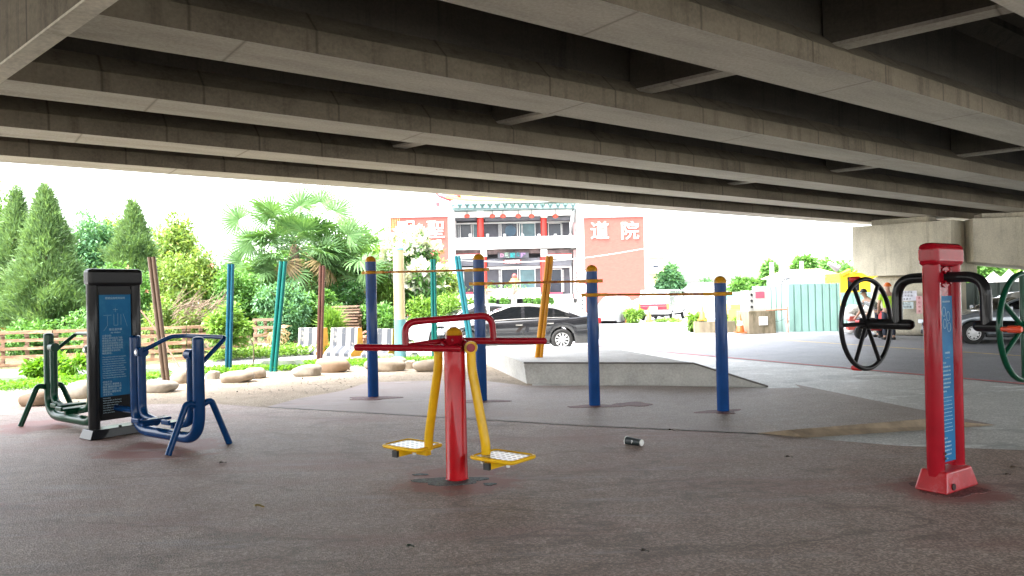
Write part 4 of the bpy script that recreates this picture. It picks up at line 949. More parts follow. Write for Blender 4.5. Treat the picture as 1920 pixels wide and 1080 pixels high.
def car(name, lab, cat, loc, rz, mat, S, rimtype=0, lowdetail=False, lower=None):
    """S: L,W, hood=[(x,z)], wid=[(x,k)], roof=[(x,z)], axles, wr, zb.  +x is the front"""
    root = empty(name, loc, rz, lab, cat); Lc, W = S['L'], S['W']; hw0 = W / 2; n = 84; wr = S['wr']; ar = wr * 1.14
    xs = [-Lc / 2 + Lc * i / n for i in range(n + 1)]
    def hw(x): return hw0 * interp(S['wid'], x)
    def belt(x): return interp(S['hood'], x)
    def bot(x):
        z = S['zb'] + (.10 if abs(x) > Lc / 2 - .12 else 0)
        for a in S['axles']:
            if abs(x - a) < ar: z = max(z, wr + math.sqrt(ar * ar - (x - a) ** 2) - .0)
        return z
    m = MB(); vv = []; np_ = 15
    for x in xs:
        h, zz, zb = hw(x), belt(x), bot(x); row = []
        zs = max(zb + .02, min(zz - .16, .5))
        side = [(h * .93, zb), (h * .985, zb + min(.05, .3 * (zs - zb))), (h * 1.0, zs), (h * .995, zs + (zz - zs) * .5), (h * .965, zz - .045), (h * .90, zz - .006), (h * .5, zz + .018), (0, zz + .024)]
        row = [(x, -a, c) for a, c in side] + [(x, a, c) for a, c in side[:-1][::-1]]; vv += row
    np_ = 15; ff = []
    for i in range(n):
        for k in range(np_ - 1): ff.append((i * np_ + k, i * np_ + k + 1, (i + 1) * np_ + k + 1, (i + 1) * np_ + k))
    ff.append(tuple(range(np_))[::-1]); ff.append(tuple(n * np_ + k for k in range(np_)))
    m.add(vv, ff, True)
    # greenhouse
    rf = S['roof']; xa, xb = rf[0][0], rf[-1][0]; ng = 56; gx = [xa + (xb - xa) * i / ng for i in range(ng + 1)]
    tum = S.get('tum', .20)
    def gp(x, t, off=0):           # t 0 belt .. 1 roof edge
        z0, z1 = belt(x) - .03, max(interp(rf, x), belt(x) - .02); hgt = z1 - z0
        y = hw(x) * .93 - tum * (z0 + hgt * t - z0) * (.8 + .2 * t); return Vector((x, y + off, z0 + hgt * t * .97))
    vv = []; q = 13
    for x in gx:
        side = [gp(x, t) for t in (0, .3, .6, .85, .96)]; top = max(interp(rf, x), belt(x) - .02)
        side += [Vector((x, side[-1].y * .88, top - .006)), Vector((x, side[-1].y * .0, top + .014))]
        vv += [Vector((p.x, -p.y, p.z)) for p in side] + side[:-1][::-1]
    ff = [(i * q + k, i * q + k + 1, (i + 1) * q + k + 1, (i + 1) * q + k) for i in range(ng) for k in range(q - 1)]
    m.add(vv, ff, True); m.build('body', mat, root)
    # windows
    for (x0, x1, lab_) in S['win']:
        for s in (-1, 1):
            mm = MB(); k = 14; vv = []
            for i in range(k + 1):
                x = x0 + (x1 - x0) * i / k
                for t in (.12, .5, .86):
                    p = gp(x, t, .005); hgt = interp(rf, x) - belt(x)
                    if hgt < .2: p = gp(x, min(t, .5), .005)
                    vv.append(Vector((p.x, s * p.y, p.z)))
            mm.add(vv, [(i * 3 + j, i * 3 + 3 + j, i * 3 + 4 + j, i * 3 + 1 + j) for i in range(k) for j in (0, 1)], True)
            w_ = mm.build('side_window', M['glass'], root)
    for (x0, x1, nm) in S['screens']:
        mm = MB(); k = 10; vv = []
        for i in range(k + 1):
            x = x0 + (x1 - x0) * i / k
            for u in (-.9, -.45, 0, .45, .9):
                yy = gp(x, .96).y * .9; top = interp(rf, x); vv.append(Vector((x, yy * u, top + .014 * (1 - abs(u)) + .008)))
        mm.add(vv, [(i * 5 + j, i * 5 + 5 + j, i * 5 + 6 + j, i * 5 + 1 + j) for i in range(k) for j in range(4)], True); mm.build(nm, M['glass'], root)
    # chrome window line, handles, sills, mirrors, seams
    mm = MB()
    for s in (-1, 1):
        for xd in S.get('seams', []):
            pts = [(xd, s * (hw(xd) * 1.002), S['zb'] + .12), (xd, s * hw(xd) * 1.004, .55), (xd, s * hw(xd) * .97, belt(xd) - .05)]
            mm.tube(pts, .006, 5)
    if S.get('seams'): mm.build('door_seams', M['trim'], root)
    if S['win'] and not rimtype:
        for s in (-1, 1):
            mm = MB(); xs_ = [S['win'][0][0] + (S['win'][-1][1] + .12 - S['win'][0][0]) * i / 20 for i in range(21)]
            mm.tube([(p.x, s * p.y, p.z) for p in (gp(x, .10, .008) for x in xs_)], .012, 5)
            mm.tube([(p.x, s * p.y, p.z) for p in (gp(x, .90, .006) for x in xs_)], .010, 5); mm.build('window_trim', M['chrome'], root)
    for xh in S.get('handles', []):
        mm = MB()
        for s in (-1, 1): mm.box((xh, s * hw(xh) * 1.003, belt(xh) - .16), (.2, .03, .035))
        mm.build('door_handle', M['chrome'], root)
    if S.get('mirror') is not None:
        for s in (-1, 1):
            mm = MB(); xm = S['mirror']; mm.box((xm, s * (hw0 + .08), belt(xm) + .06), (.12, .2, .13)); mm.build('mirror', mat, root, bevel=.03)
    mm = MB()
    for s in (-1, 1): mm.tube([(S['axles'][1] + ar, s * hw0 * .97, S['zb'] + .03), (S['axles'][0] - ar, s * hw0 * .97, S['zb'] + .03)], .045, 6)
    mm.box((0, 0, S['zb'] + .14), (Lc * .9, W * .78, .18)); mm.build('underbody', M['trim'], root)
    # lamps and plates
    if S.get('bare'): return root
    xf = Lc / 2; zf = belt(xf - .25)
    for s in (-1, 1):
        mm = MB(); mm.box((xf - .20, s * hw(xf - .2) * .80, zf - .10), (.34, hw0 * .42, .13), s * -.35); mm.build('headlight', M['lampglass'], root, bevel=.03)
        mm = MB(); zr = belt(-xf + .15); mm.box((-xf + .12, s * hw(-xf + .12) * .84, zr - .13), (.26, hw0 * .34, .17), s * .3); mm.build('tail_light', M['tail'], root, bevel=.03)
    mm = MB(); mm.box((xf - .01, 0, .42), (.06, .38, .16)); mm.box((-xf + .01, 0, .62), (.06, .38, .16)); mm.build('number_plate', M['plate'], root)
    mm = MB(); mm.box((xf - .03, 0, zf - .17), (.08, .9, .10)); mm.box((xf - .03, 0, .30), (.08, 1.1, .12)); mm.build('grille', M['trim'], root, bevel=.02)
    for a in S['axles']:
        for s in (-1, 1):
            wh = empty('wheel', (a, s * (hw0 - .10), wr)); wh.parent = root
            mm = MB(); Mx = Matrix.Rotation(R(90) * -s, 4, 'X')
            mm.lathe([(wr * .62, -.10), (wr * .93, -.105), (wr, -.07), (wr, .07), (wr * .93, .105), (wr * .66, .10), (wr * .62, .08)], (0, 0, 0), 28, Mx); mm.build('tyre', M['tyre'], wh)
            mm = MB(); mm.lathe([(wr * .64, .05), (wr * .66, .095), (wr * .60, .098), (wr * .58, .06)], (0, 0, 0), 28, Mx)
            if rimtype == 0:
                for kk in range(10):
                    an = 2 * math.pi * kk / 10; p0 = Mx @ Vector((.05 * math.cos(an), .05 * math.sin(an), .085)); p1 = Mx @ Vector((wr * .62 * math.cos(an + .12), wr * .62 * math.sin(an + .12), .088)); mm.tube([p0, p1], [.022, .03], 6)
                mm.lathe([(.07, .05), (.07, .09), (.01, .1)], (0, 0, 0), 14, Mx)
            else:
                mm.lathe([(wr * .6, .075), (wr * .3, .098), (.01, .105)], (0, 0, 0), 28, Mx)
            mm.build('rim', M['rim'] if rimtype == 0 else M['hubcap'], wh)
            mm = MB(); mm.lathe([(wr * .6, .045), (.01, .046)], (0, 0, 0), 20, Mx)
            if rimtype == 1:
                for kk in range(8):
                    an = 2 * math.pi * kk / 8; p0 = Mx @ Vector((wr * .45 * math.cos(an), wr * .45 * math.sin(an), .092)); mm.cyl(p0, p0 + Mx.to_3x3() @ Vector((0, 0, .01)), .022, 6)
            mm.build('brake_disc', M['trim'], wh)
    return root
SED = dict(L=4.95, W=1.82, zb=.20, wr=.325, axles=(1.50, -1.32), tum=.40,
    hood=[(-2.475, .78), (-2.42, .97), (-2.2, 1.02), (-1.6, .985), (.7, .93), (1.0, .92), (2.0, .78), (2.4, .64), (2.475, .52)],
    wid=[(-2.475, .74), (-2.3, .90), (-1.8, .99), (1.6, .99), (2.1, .92), (2.38, .76), (2.475, .6)],
    roof=[(-1.98, .97), (-1.6, 1.12), (-1.05, 1.32), (-.3, 1.405), (.15, 1.40), (.6, 1.24), (1.22, .90)],
    win=[(-1.55, -1.12, 'q'), (-1.06, -.22, 'r'), (-.12, .82, 'f')], screens=[(.5, 1.12, 'windscreen'), (-1.85, -1.1, 'rear_window')],
    seams=[1.02, -.17, -1.1], handles=[-.05, -.98], mirror=.78)
M['carblack'] = carpaint('dark_grey_car_paint', (.018, .0185, .022)); M['carsilver'] = carpaint('silver_car_paint', (.55, .56, .58)); M['carwhite'] = carpaint('white_car_paint', (.75, .75, .75), 0)
M['carglare'] = pm('glare_white_car', (.32, .32, .32), .7)
M['cargrey'] = carpaint('grey_car_paint', (.26, .29, .32), .4); M['carblue'] = carpaint('blue_grey_car_paint', (.30, .42, .48), .2)
c = G(973, 659); car('parked_car', 'dark grey sedan parked behind the pull-up bars', 'car', (c.x - .05, c.y + .85, 0), R(181.5), M['carblack'], SED)
c = G(860, 655); car('parked_car', 'silver sedan with its nose out behind the dark sedan', 'car', (c.x + .55, c.y + 2.0, 0), R(196), M['carsilver'], SED)
HAT = dict(SED); HAT.update(L=4.2, W=1.74, wr=.31, axles=(1.28, -1.2), hood=[(-2.1, .8), (-2.05, 1.02), (-1.0, .99), (.55, .94), (.9, .93), (1.6, .80), (2.0, .66), (2.1, .5)],
    wid=[(-2.1, .8), (-1.9, .95), (-1.2, .99), (1.2, .99), (1.75, .92), (2.0, .76), (2.1, .6)], roof=[(-2.05, .98), (-1.9, 1.2), (-1.6, 1.40), (-.9, 1.46), (-.45, 1.44), (-.05, 1.27), (.72, .90)],
    win=[(-1.8, -1.45, 'q'), (-1.38, -.68, 'r'), (-.58, .35, 'f')], screens=[(-.1, .64, 'windscreen'), (-2.02, -1.7, 'rear_window')], seams=[.6, -.62, -1.4], handles=[-.45, -1.25], mirror=.35)
c = G(1828, 644); car('parked_car', 'silver grey hatchback by the dark fence behind the green wheel', 'car', (c.x + 1.18, c.y + .55, 0), R(176), M['cargrey'], HAT, 1)
c = P(1150, 600, 43); WASHED = dict(HAT); WASHED.update(win=[], screens=[], seams=[], handles=[], mirror=None, zb=.06, bare=True, axles=(1.28, -1.2), wr=.02); car('parked_car', 'white car with glare put in as a blank windowless body left of the red and white van', 'car', (c.x, 43, 0), R(250), M['carglare'], WASHED, 1)  # glare put into the shape: a white car without windows, no real cover
c = P(1202, 590, 50); car('parked_car', 'blue-grey car half hidden behind the red and white van', 'car', (c.x, 50, 0), R(150), M['carblue'], HAT, 1)
# van
def van():
    c = P(1226, 601, 43.5); k = 43.5 / F; root = empty('parked_van', (c.x, c.y, 0), math.atan2(.90, .44) , 'white van with red lower tailgate parked before the red wall', 'van')
    W2, H2, Lv = .92, 1.78, 4.4
    m = MB(); pf = [(0, .38), (Lv - .1, .38), (Lv, .6), (Lv - .1, .95), (Lv - .55, 1.05), (Lv - 1.15, H2 - .05), (Lv - 1.6, H2), (.35, H2), (.1, 1.05), (0, .95)]
    m.prism(pf, -W2, W2, lambda x, z, y: (x, y * (1 - .10 * max(0, z - 1.0)), z)); m.build('body', carpaint('van_white_paint', (.22, .22, .225), 0), root, bevel=.05)
    redm = carpaint('van_red_paint', (.36, .012, .03), 0)
    m = MB(); m.box((-.012, 0, .92), (.03, W2 * 1.8, .10)); 
    for s in (-1, 1): m.box((-.012, s * .56, .74), (.03, .62, .17))
    m.build('tailgate_panel', redm, root)
    m = MB()
    fr_ = [(-.8, 1.02), (.8, 1.02), (.70, 1.66), (-.70, 1.66)]
    m.add([(.1 + (z - 1.05) * .34 - .03, y, z) for y, z in fr_], [(0, 1, 2, 3)]); m.build('rear_window', pm('hazy_glass', (.2, .22, .24), .1), root)
    m = MB(); m.tube([(.1 + (z - 1.05) * .34 - .035, y, z) for y, z in fr_ + fr_[:1]], .02, 6); m.build('window_trim', redm, root)
    for s in (-1, 1):
        m = MB(); m.box((-.01, s * .84, .84), (.05, .12, .32)); m.build('tail_light', pm('amber_lamp', (.6, .2, .05), .3), root)
    m = MB(); m.box((-.06, 0, .48), (.16, W2 * 2, .2)); m.build('bumper', pm('grey_bumper', (.28, .29, .30), .5), root, bevel=.03)
    m = MB(); m.box((-.03, 0, .70), (.05, .4, .16)); m.build('number_plate', M['plate'], root)
    m = MB()
    for s in (-1, 1): m.bb(.6, 2.4, s * W2 * .955 - .01, s * W2 * .955 + .01, 1.1, 1.55); m.bb(2.55, 3.5, s * W2 * .955 - .01, s * W2 * .955 + .01, 1.1, 1.5)
    m.build('side_window', pm('hazy_glass2', (.14, .15, .17), .1), root)
    m = MB(); m.bb(.2, Lv - .2, -.7, .7, .25, .45); m.build('underbody', M['trim'], root)
    for a in (.75, 3.5):
        for s in (-1, 1):
            Mx = Matrix.Translation((a, s * (W2 - .06), .30)) @ Matrix.Rotation(R(90) * -s, 4, 'X')
            m = MB(); m.lathe([(.19, -.08), (.29, -.08), (.30, .05), (.28, .085), (.2, .08)], (0, 0, 0), 20, Mx); wh = m.build('wheel', M['tyre'], root)
            m = MB(); m.lathe([(.2, .06), (.19, .09), (.01, .1)], (0, 0, 0), 20, Mx); m.build('rim', M['hubcap'], wh)
van()

# ------------------------------------------------------------------ traffic cones
M['cone'] = pm('cone_orange', (.50, .065, .008), .5); M['conep'] = pm('faded_cone_orange', (.60, .25, .04), .6); M['conew'] = pm('cone_white', (.75, .75, .72), .5)
def cone(px, py, h, Y, lab, mt='cone', bands=((.40, .62),)):
    g = P(px, py, Y); root = empty('traffic_cone', (g.x, g.y, max(0, g.z)), 0, lab, 'traffic cone', 'traffic cones along the far roadside'); r = h * .24
    f = lambda z: r * (1 - z / h) * .86 + .02
    m = MB(); m.box((0, 0, .02), (h * .52, h * .52, .04)); m.lathe([(f(.04), .04), (f(h), h), (.001, h)], seg=16); m.build('body', M[mt], root)
    for a, b_ in bands:
        m = MB(); m.lathe([(f(a * h) + .004, a * h), (f(b_ * h) + .004, b_ * h)], seg=16); m.build('reflective_band', M['conew'], root)
cone(1388, 624, .72, 28.5, 'orange and white traffic cone leaning against the mossy concrete plinth')
cone(1317, 600.5, .62, 30.2, 'faded orange traffic cone on the low planter wall', 'conep', ())
cone(1217, 607, .8, 42, 'pale traffic cone in front of the van', 'conep', ())
cone(1171, 607, .7, 42, 'pale traffic cone beside the white car', 'conep', ())

# ------------------------------------------------------------------ right side: plinth, cabinet, fence
M['moss'] = pm('stained_concrete', (.19, .16, .11), .9, 0, .3, 3, .4, 20, 0, (.10, .085, .05), 2.2, .52, (1, 1, .35))
YB = 28.6; kb = YB / F
c = P(1419, 625, YB); wdt = 46 * kb
root = empty('concrete_plinth', (c.x + .12, YB + .45, 0), R(14), 'stained concrete plinth carrying an electric cabinet by the teal fence', 'plinth')
hz = P(1419, 583, YB).z
m = MB(); m.bb(-wdt * .62, wdt * .62, -.45, .45, 0, hz); m.build('block', M['moss'], root, bevel=.02)
m = MB(); m.bb(-.15, .22, -.47, -.451, hz * .38, hz * .75); m.build('meter_hatch', pm('white_hatch', (.6, .6, .58), .5), root)
root = empty('electric_cabinet', (c.x + .02, YB + .35, hz + .002), R(14), 'white electric cabinet with a pink notice on the concrete plinth', 'cabinet')
z1 = P(1415, 545, YB).z - hz
m = MB(); m.bb(-.38, .42, -.3, .3, 0, z1); m.build('body', pm('cabinet_white', (.42, .43, .41), .5), root, bevel=.01)
m = MB(); m.bb(-.1, .28, -.306, -.3015, z1 * .62, z1 * .95); m.build('notice', pm('pink_notice', (.55, .09, .14), .6), root)
m = MB(); m.bb(-.08, .26, -.306, -.3015, z1 * .12, z1 * .58); m.tube([(.08, -.308, z1 * .35), (.2, -.308, z1 * .42)], .03, 6); m.build('drawing', pm('pale_notice', (.68, .62, .62), .6), root)
for zz in (.2, .5, .8):
    m = MB(); m.lathe([(.05, 0), (.05, .02)], (0, 0, 0), 12, Matrix.Translation((-.27, -.30, z1 * zz)) @ Matrix.Rotation(R(90), 4, 'X')); m.build('lock', M['trim'], root)
# corrugated sheet fences
def corr(mat_col, name):
    m, N, L, b = newmat(name); v = coords(N, L, 'Object'); n = noise(N, L, coords(N, L, 'Object', (1, 1, .3)), 2, 5, .7)
    c = ramp(N, L, n, [(.3, mul(mat_col, .8)), (.7, mul(mat_col, 1.12))]); L.new(c, b.inputs['Base Color']); b.inputs['Roughness'].default_value = .45; return m
M['tealf'] = corr((.17, .30, .27), 'teal_sheet'); M['shadef'] = corr((.13, .17, .155), 'shaded_teal_sheet'); M['tealp'] = corr((.24, .36, .33), 'pale_teal_sheet')
def sheetfence(a, b_, h, lab, mat, pitch=.26, name='corrugated_fence', cat='fence', group='corrugated metal sheet fences', depth=.05, z0=.02):
    u = Vector((b_.x - a.x, b_.y - a.y, 0)); L1 = u.length; root = empty(name, (a.x, a.y, 0), math.atan2(u.y, u.x), lab, cat, group); x = 0; pts = []
    while x < L1: pts += [(x, 0), (min(L1, x + pitch * .72), 0), (min(L1, x + pitch * .8), depth), (min(L1, x + pitch * .92), depth)]; x += pitch
    pts = [p for i, p in enumerate(pts) if i == 0 or p[0] > pts[i - 1][0]]
    m = MB(); n = len(pts); m.add([(x, y, z0) for x, y in pts] + [(x, y, h) for x, y in pts], [(i, i + 1, n + i + 1, n + i) for i in range(n - 1)])
    o = m.build('sheet', mat, root); sm = o.modifiers.new('thick', 'SOLIDIFY'); sm.thickness = .012
    m = MB(); m.bb(0, L1, .07, .11, h * .8, h * .85); m.bb(0, L1, .07, .11, h * .2, h * .25); m.build('rail', M['chrome'], root); return root
YF = 29.2
fa, fb = P(1480, 625, YF), P(1577, 625, YF - .3); hz_ = P(1520, 531.5, YF).z
fa2 = P(1412, 622, YF + .9); fb2 = P(1474, 625, YF + .05)
sheetfence(fa, fb, hz_, 'pale teal corrugated metal gate panel left of the bridge pier', M['tealf'])
sheetfence(fa2, fb2, P(1450, 536, YF).z, 'pale teal corrugated fence behind the concrete plinth', M['tealp'], .2)
sheetfence(P(1578, 625, 33), P(1648, 625, 33), P(1610, 548, 33).z, 'teal corrugated fence beyond the white sacks', M['tealf'], .3)
sheetfence(P(1790, 625, 25.6), P(1990, 630, 24.6), P(1830, 530, 25.6).z, 'teal corrugated fence with shade put into its colour behind the silver hatchback', M['shadef'], .34)  # shade on this stretch is put into a darker sheet colour
# hooked wire pole with a rusty cross pipe
g = P(1477, 625, YF - .4); t = P(1475, 467, YF - .4)
root = empty('utility_pole', (g.x, g.y, 0), 0, 'thin crooked pole with a hooked top beside the teal gate', 'pole')
m = MB(); m.tube([(0, 0, 0), (.01, 0, t.z * .4), (-.03, 0, t.z * .7), (-.02, 0, t.z - .25), (.03, 0, t.z - .05), (-.02, 0, t.z), (-.06, 0, t.z - .1)], .022, 8); m.build('shaft', pm('pole_grey', (.30, .29, .30), .7), root)
zz = P(1450, 580, YF).z
m = MB(); m.tube([(0, -.03, zz), (-.85, -.03, zz - .02)], .035, 8); m.tube([(.0, -.04, 0.02), (0, -.04, zz + .1)], .03, 8); m.build('rusty_pipe', pm('rusty_pipe2', (.30, .13, .08), .8), root)
m = MB(); m.tube([(-.45 + .45 * math.cos(a), -.05, zz - .1 - .35 * abs(math.sin(a))) for a in [math.pi * i / 12 for i in range(13)]], .008, 5); m.build('cable', M['trim'], root)
def white_pole(px, yt, Y, w_, lab):
    t = P(px, yt, Y); m = MB(); m.lathe([(w_, 0), (w_ * .9, t.z)], seg=12); o = m.build('concrete_post', pm('white_post', (.62, .62, .62), .6)); o.location = (t.x, Y, 0); tag(o, lab, 'post')
white_pole(1467, 480, 36, .18, 'thick white post just left of the crooked pole')
white_pole(1503, 490, 38, .10, 'slim white post behind the teal gate')
white_pole(1447, 492, 40, .12, 'white post among the trees left of the crooked pole')
m = MB(); a = P(1463, 535, 32); m.tube(arc([(0, 0, -.9), (0, 0, 0), (.12, 0, .28), (.4, 0, .3)], .15, 5), .06, 8); o = m.build('bent_pipe', pm('pipe_grey', (.16, .17, .19), .5)); o.location = a; tag(o, 'dark grey bent vent pipe above the teal fence', 'pipe')
# low planter wall with weeds
a, b_ = P(1300, 617, 30.4), P(1385, 620, 29.6)
root = empty('planter_wall', ((a.x + b_.x) / 2, 30.2, 0), R(-6), 'low stained planter wall left of the concrete plinth', 'wall'); hh = .45
m = MB(); m.bb(-(b_.x - a.x) / 2, (b_.x - a.x) / 2, -.2, .2, 0, hh); m.build('wall', M['moss'], root)
GW = 'weeds along the far roadside'
bush('roadside_weeds', 'weeds', 'bright weeds spilling over the left end of the planter wall', 1283, 1330, 583, 622, 30.9, 'lf_bright', 1800, .16, GW, 16, False)
bush('roadside_weeds', 'weeds', 'weeds between blue bar post and concrete plinth', 1340, 1400, 588, 620, 30.6, 'lf_bright', 1800, .16, GW, 16, False)
bush('roadside_weeds', 'weeds', 'weeds growing in front of the white car', 1170, 1205, 575, 610, 41, 'lf_bright', 1500, .2, GW, 16, False)
bush('roadside_weeds', 'weeds', 'low weeds under the red and white van', 1222, 1285, 596, 608, 41.5, 'lf_bright', 1200, .15, GW, 16, False)
# plastic crates and laundry-like white sheet behind the plinth
m = MB(); a = P(1380, 605, 31.5); m.box((0, 0, .45), (.75, .5, .9)); m.box((.0, 0, 1.0), (.6, .45, .2), .1); o = m.build('yellow_crate', pm('yellow_plastic', (.65, .50, .12), .5), bevel=.02); o.location = (a.x, 31.5, 0); tag(o, 'faded yellow plastic crates left of the concrete plinth', 'crate')
root = empty('white_container', P(1378, 600, 34.5) * 1, 0, 'white covered stall with a turquoise strip behind the rightmost bar post', 'stall'); root.location.z = 0
z0_, z1_ = 0, P(1378, 548, 34.5).z
m = MB(); m.bb(-.95, .95, -.6, .6, .0, z1_); m.build('cover', pm('white_sheet', (.75, .75, .74), .8, 0, .08, 2, .3, 4), root)
m = MB(); m.bb(-.8, .9, -.63, -.602, z1_ - .3, z1_ - .06); m.build('strip', pm('turquoise_sheet', (.2, .6, .62), .6), root)
# sheds and trees beyond
def shed(x0, x1, ye, yr, Y, lab, rc, wc):
    a, b_ = P(x0, ye, Y), P(x1, ye, Y); zr = P(x0, yr, Y).z; root = empty('shed', ((a.x + b_.x) / 2, Y, 0), 0, lab, 'shed'); W2 = (b_.x - a.x) / 2
    m = MB(); m.bb(-W2, W2, 0, 5, 0, a.z); m.build('wall', pm('shed_wall' + lab[:6], wc, .8), root)
    m = MB(); m.add([(-W2 - .3, -.4, a.z - .05), (W2 + .3, -.4, a.z - .05), (W2 * .8, 2.5, zr), (-W2 * .8, 2.5, zr), (W2 + .3, 5.4, a.z), (-W2 - .3, 5.4, a.z)], [(0, 1, 2, 3), (3, 2, 4, 5), (0, 3, 5), (1, 4, 2)]); m.build('roof', pm('shed_roof' + lab[:6], rc, .7), root)
shed(1296, 1452, 545, 529, 66, 'long grey-roofed shed far behind the rightmost bar post', (.24, .24, .25), (.6, .6, .6))
shed(1492, 1580, 520, 503, 44, 'white shed with a pale blue front behind the teal gate', (.60, .50, .30), (.52, .64, .68))
GF = 'far trees beyond the road'
bush('far_tree', 'tree', 'far tree beside the yellow building', 1226, 1284, 500, 580, 70, 'lf_blue', 4000, .55, GF)
bush('far_tree', 'tree', 'low far tree in front of the grey-roofed shed', 1368, 1436, 522, 560, 58, 'lf_mid', 4000, .4, GF)
bush('far_tree', 'tree', 'far tree left of the crooked pole', 1426, 1466, 490, 560, 52, 'lf_mid', 4000, .4, GF)
bush('far_tree', 'tree', 'far tree right of the crooked pole above the gate', 1478, 1545, 482, 560, 60, 'lf_mid', 4500, .45, GF)
bush('far_tree', 'tree', 'far tree behind the yellow excavator', 1530, 1612, 484, 570, 62, 'lf_mid', 4500, .45, GF)
bush('far_tree', 'tree', 'broad tree behind the dark fence under the pier cap', 1785, 1880, 470, 570, 48, 'lf_mid', 8000, .38, GF, 40)
bush('far_tree', 'tree', 'broad tree above the white tents at the right edge', 1850, 1990, 460, 560, 52, 'lf_bright', 8000, .4, GF, 40)
bush('far_tree', 'tree', 'tiny hazy tree above the grey shed roof', 1310, 1345, 524, 548, 90, 'lf_blue', 1500, .5, GF)
# white peaked tents
root = empty('white_tent', P(1885, 530, 36), 0, 'white peaked tent tops above the dark fence at the right', 'tent'); root.location.z = 0
zt = P(1880, 505, 36).z; ze = P(1880, 528, 36).z
m = MB()
for dx in (-.55, .2, 1.0): m.add([(dx - .42, -.6, ze - .15), (dx + .42, -.6, ze - .15), (dx + .42, .6, ze - .15), (dx - .42, .6, ze - .15), (dx, 0, zt - (.1 if dx < 0 else 0))], [(0, 1, 4), (1, 2, 4), (2, 3, 4), (3, 0, 4)])
m.bb(-1.0, 1.45, -.6, .6, ze - 1.2, ze - .14); m.build('canopy', pm('white_canvas2', (.78, .78, .78), .7), root)
m = MB(); [m.cyl((x, y, 0), (x, y, ze - 1.2), .04, 8) for x in (-.95, 1.4) for y in (-.5, .5)]; m.build('poles', M['chrome'], root)
# yellow excavator behind the gate
root = empty('excavator', P(1582, 560, 37), 0, 'yellow excavator with folded arm behind the teal gate', 'excavator'); root.location.z = 0
ye = pm('machine_yellow', (.62, .40, .01), .45); k = 37 / F
zz = lambda y: P(1590, y, 37).z
m = MB(); m.bb(-.55, 1.3, -.9, .9, zz(575), zz(512)); m.bb(-.9, -.5, -.8, .8, zz(575), zz(540)); m.build('cab_body', ye, root, bevel=.06)
m = MB(); m.tube([(.1, -.95, zz(512)), (.6, -.95, zz(495)), (1.0, -.95, zz(490))], .08, 8); m.tube([(-.1, -.95, zz(508)), (-.5, -.95, zz(515))], .1, 8); m.build('arm', ye, root)
m = MB(); m.tube([(-1.1, -.95, zz(493)), (-.7, -.95, zz(505)), (-.55, -.95, zz(500))], [.1, .17, .1], 8); m.build('bucket', pm('steel_grey', (.2, .19, .2), .6), root)
m = MB(); m.bb(-1, 1.3, -1, -.5, 0, .7); m.bb(-1, 1.3, .5, 1, 0, .7); m.bb(-.6, .9, -.5, .5, .3, zz(574)); m.build('track', M['trim'], root, bevel=.1)
m = MB(); m.bb(-.2, .35, -.92, -.901, zz(545), zz(520)); m.build('cab_window', M['glass'], root)
# notices on the pier
def notice(name, px0, px1, py0, py1, lab, col, lines, size, nl):
    # front face of the pier column: plane through A - T, direction T
    a0 = A - T * .35 + D * .25; u = -T; nrm = -D
    def hit(px, py):
        d = ray(px, py); o = Vector((0, 0, CAMH)); t = (a0 - D * .003 - o).dot(D) / d.dot(D); return o + d * t
    p0, p1 = hit(px0, py1), hit(px1, py0); c = (p0 + p1) / 2; wd = abs((p1 - p0).dot(u)); hgt = p1.z - p0.z
    root = empty(name, c - D * .004, math.atan2(u.y, u.x), lab, 'notice')
    m = MB(); m.bb(-wd / 2, wd / 2, -.003, .003, -hgt / 2, hgt / 2); m.build('sheet', pm(name + lab[:8], col, .6), root)
    for i, ln in enumerate(lines): text('lettering', ln, size, M['trim'] if col[0] > .5 and col[1] > .5 else pm('red_ink', (.3, .02, .03), .6), root, (0, -.006, hgt * (.5 - (i + .5) / len(lines))), 0, 'CENTER', .0005)
notice('paper_notice', 1684, 1718, 545, 564, 'white printed notice, upper of two on the pier column', (.62, .62, .68), ['請 勿 停 車', '公 共 設 施', '維 護 中'], .07, 2)
notice('paper_notice', 1686, 1712, 566, 579, 'smaller pale blue notice below the white one on the pier', (.55, .64, .66), ['出入口', '請勿停車'], .09, 2)
notice('paper_notice', 1719, 1729, 555, 588, 'narrow pink notice beside the red machine post', (.66, .38, .38), ['請', '勿', '停', '車'], .08, 4)
root = empty('red_banner', P(1655, 557, 30), 0, 'faded red banner hanging left of the pier column', 'banner')
m = MB(); m.bb(-.12, .14, -.01, .01, -.5, .35); m.build('cloth', pm('faded_red_cloth', (.62, .20, .20), .8), root)
m = MB(); m.cyl((.15, .02, .36), (.15, .02, -P(1655, 557, 30).z), .025, 8); m.build('pole', M['chrome'], root)
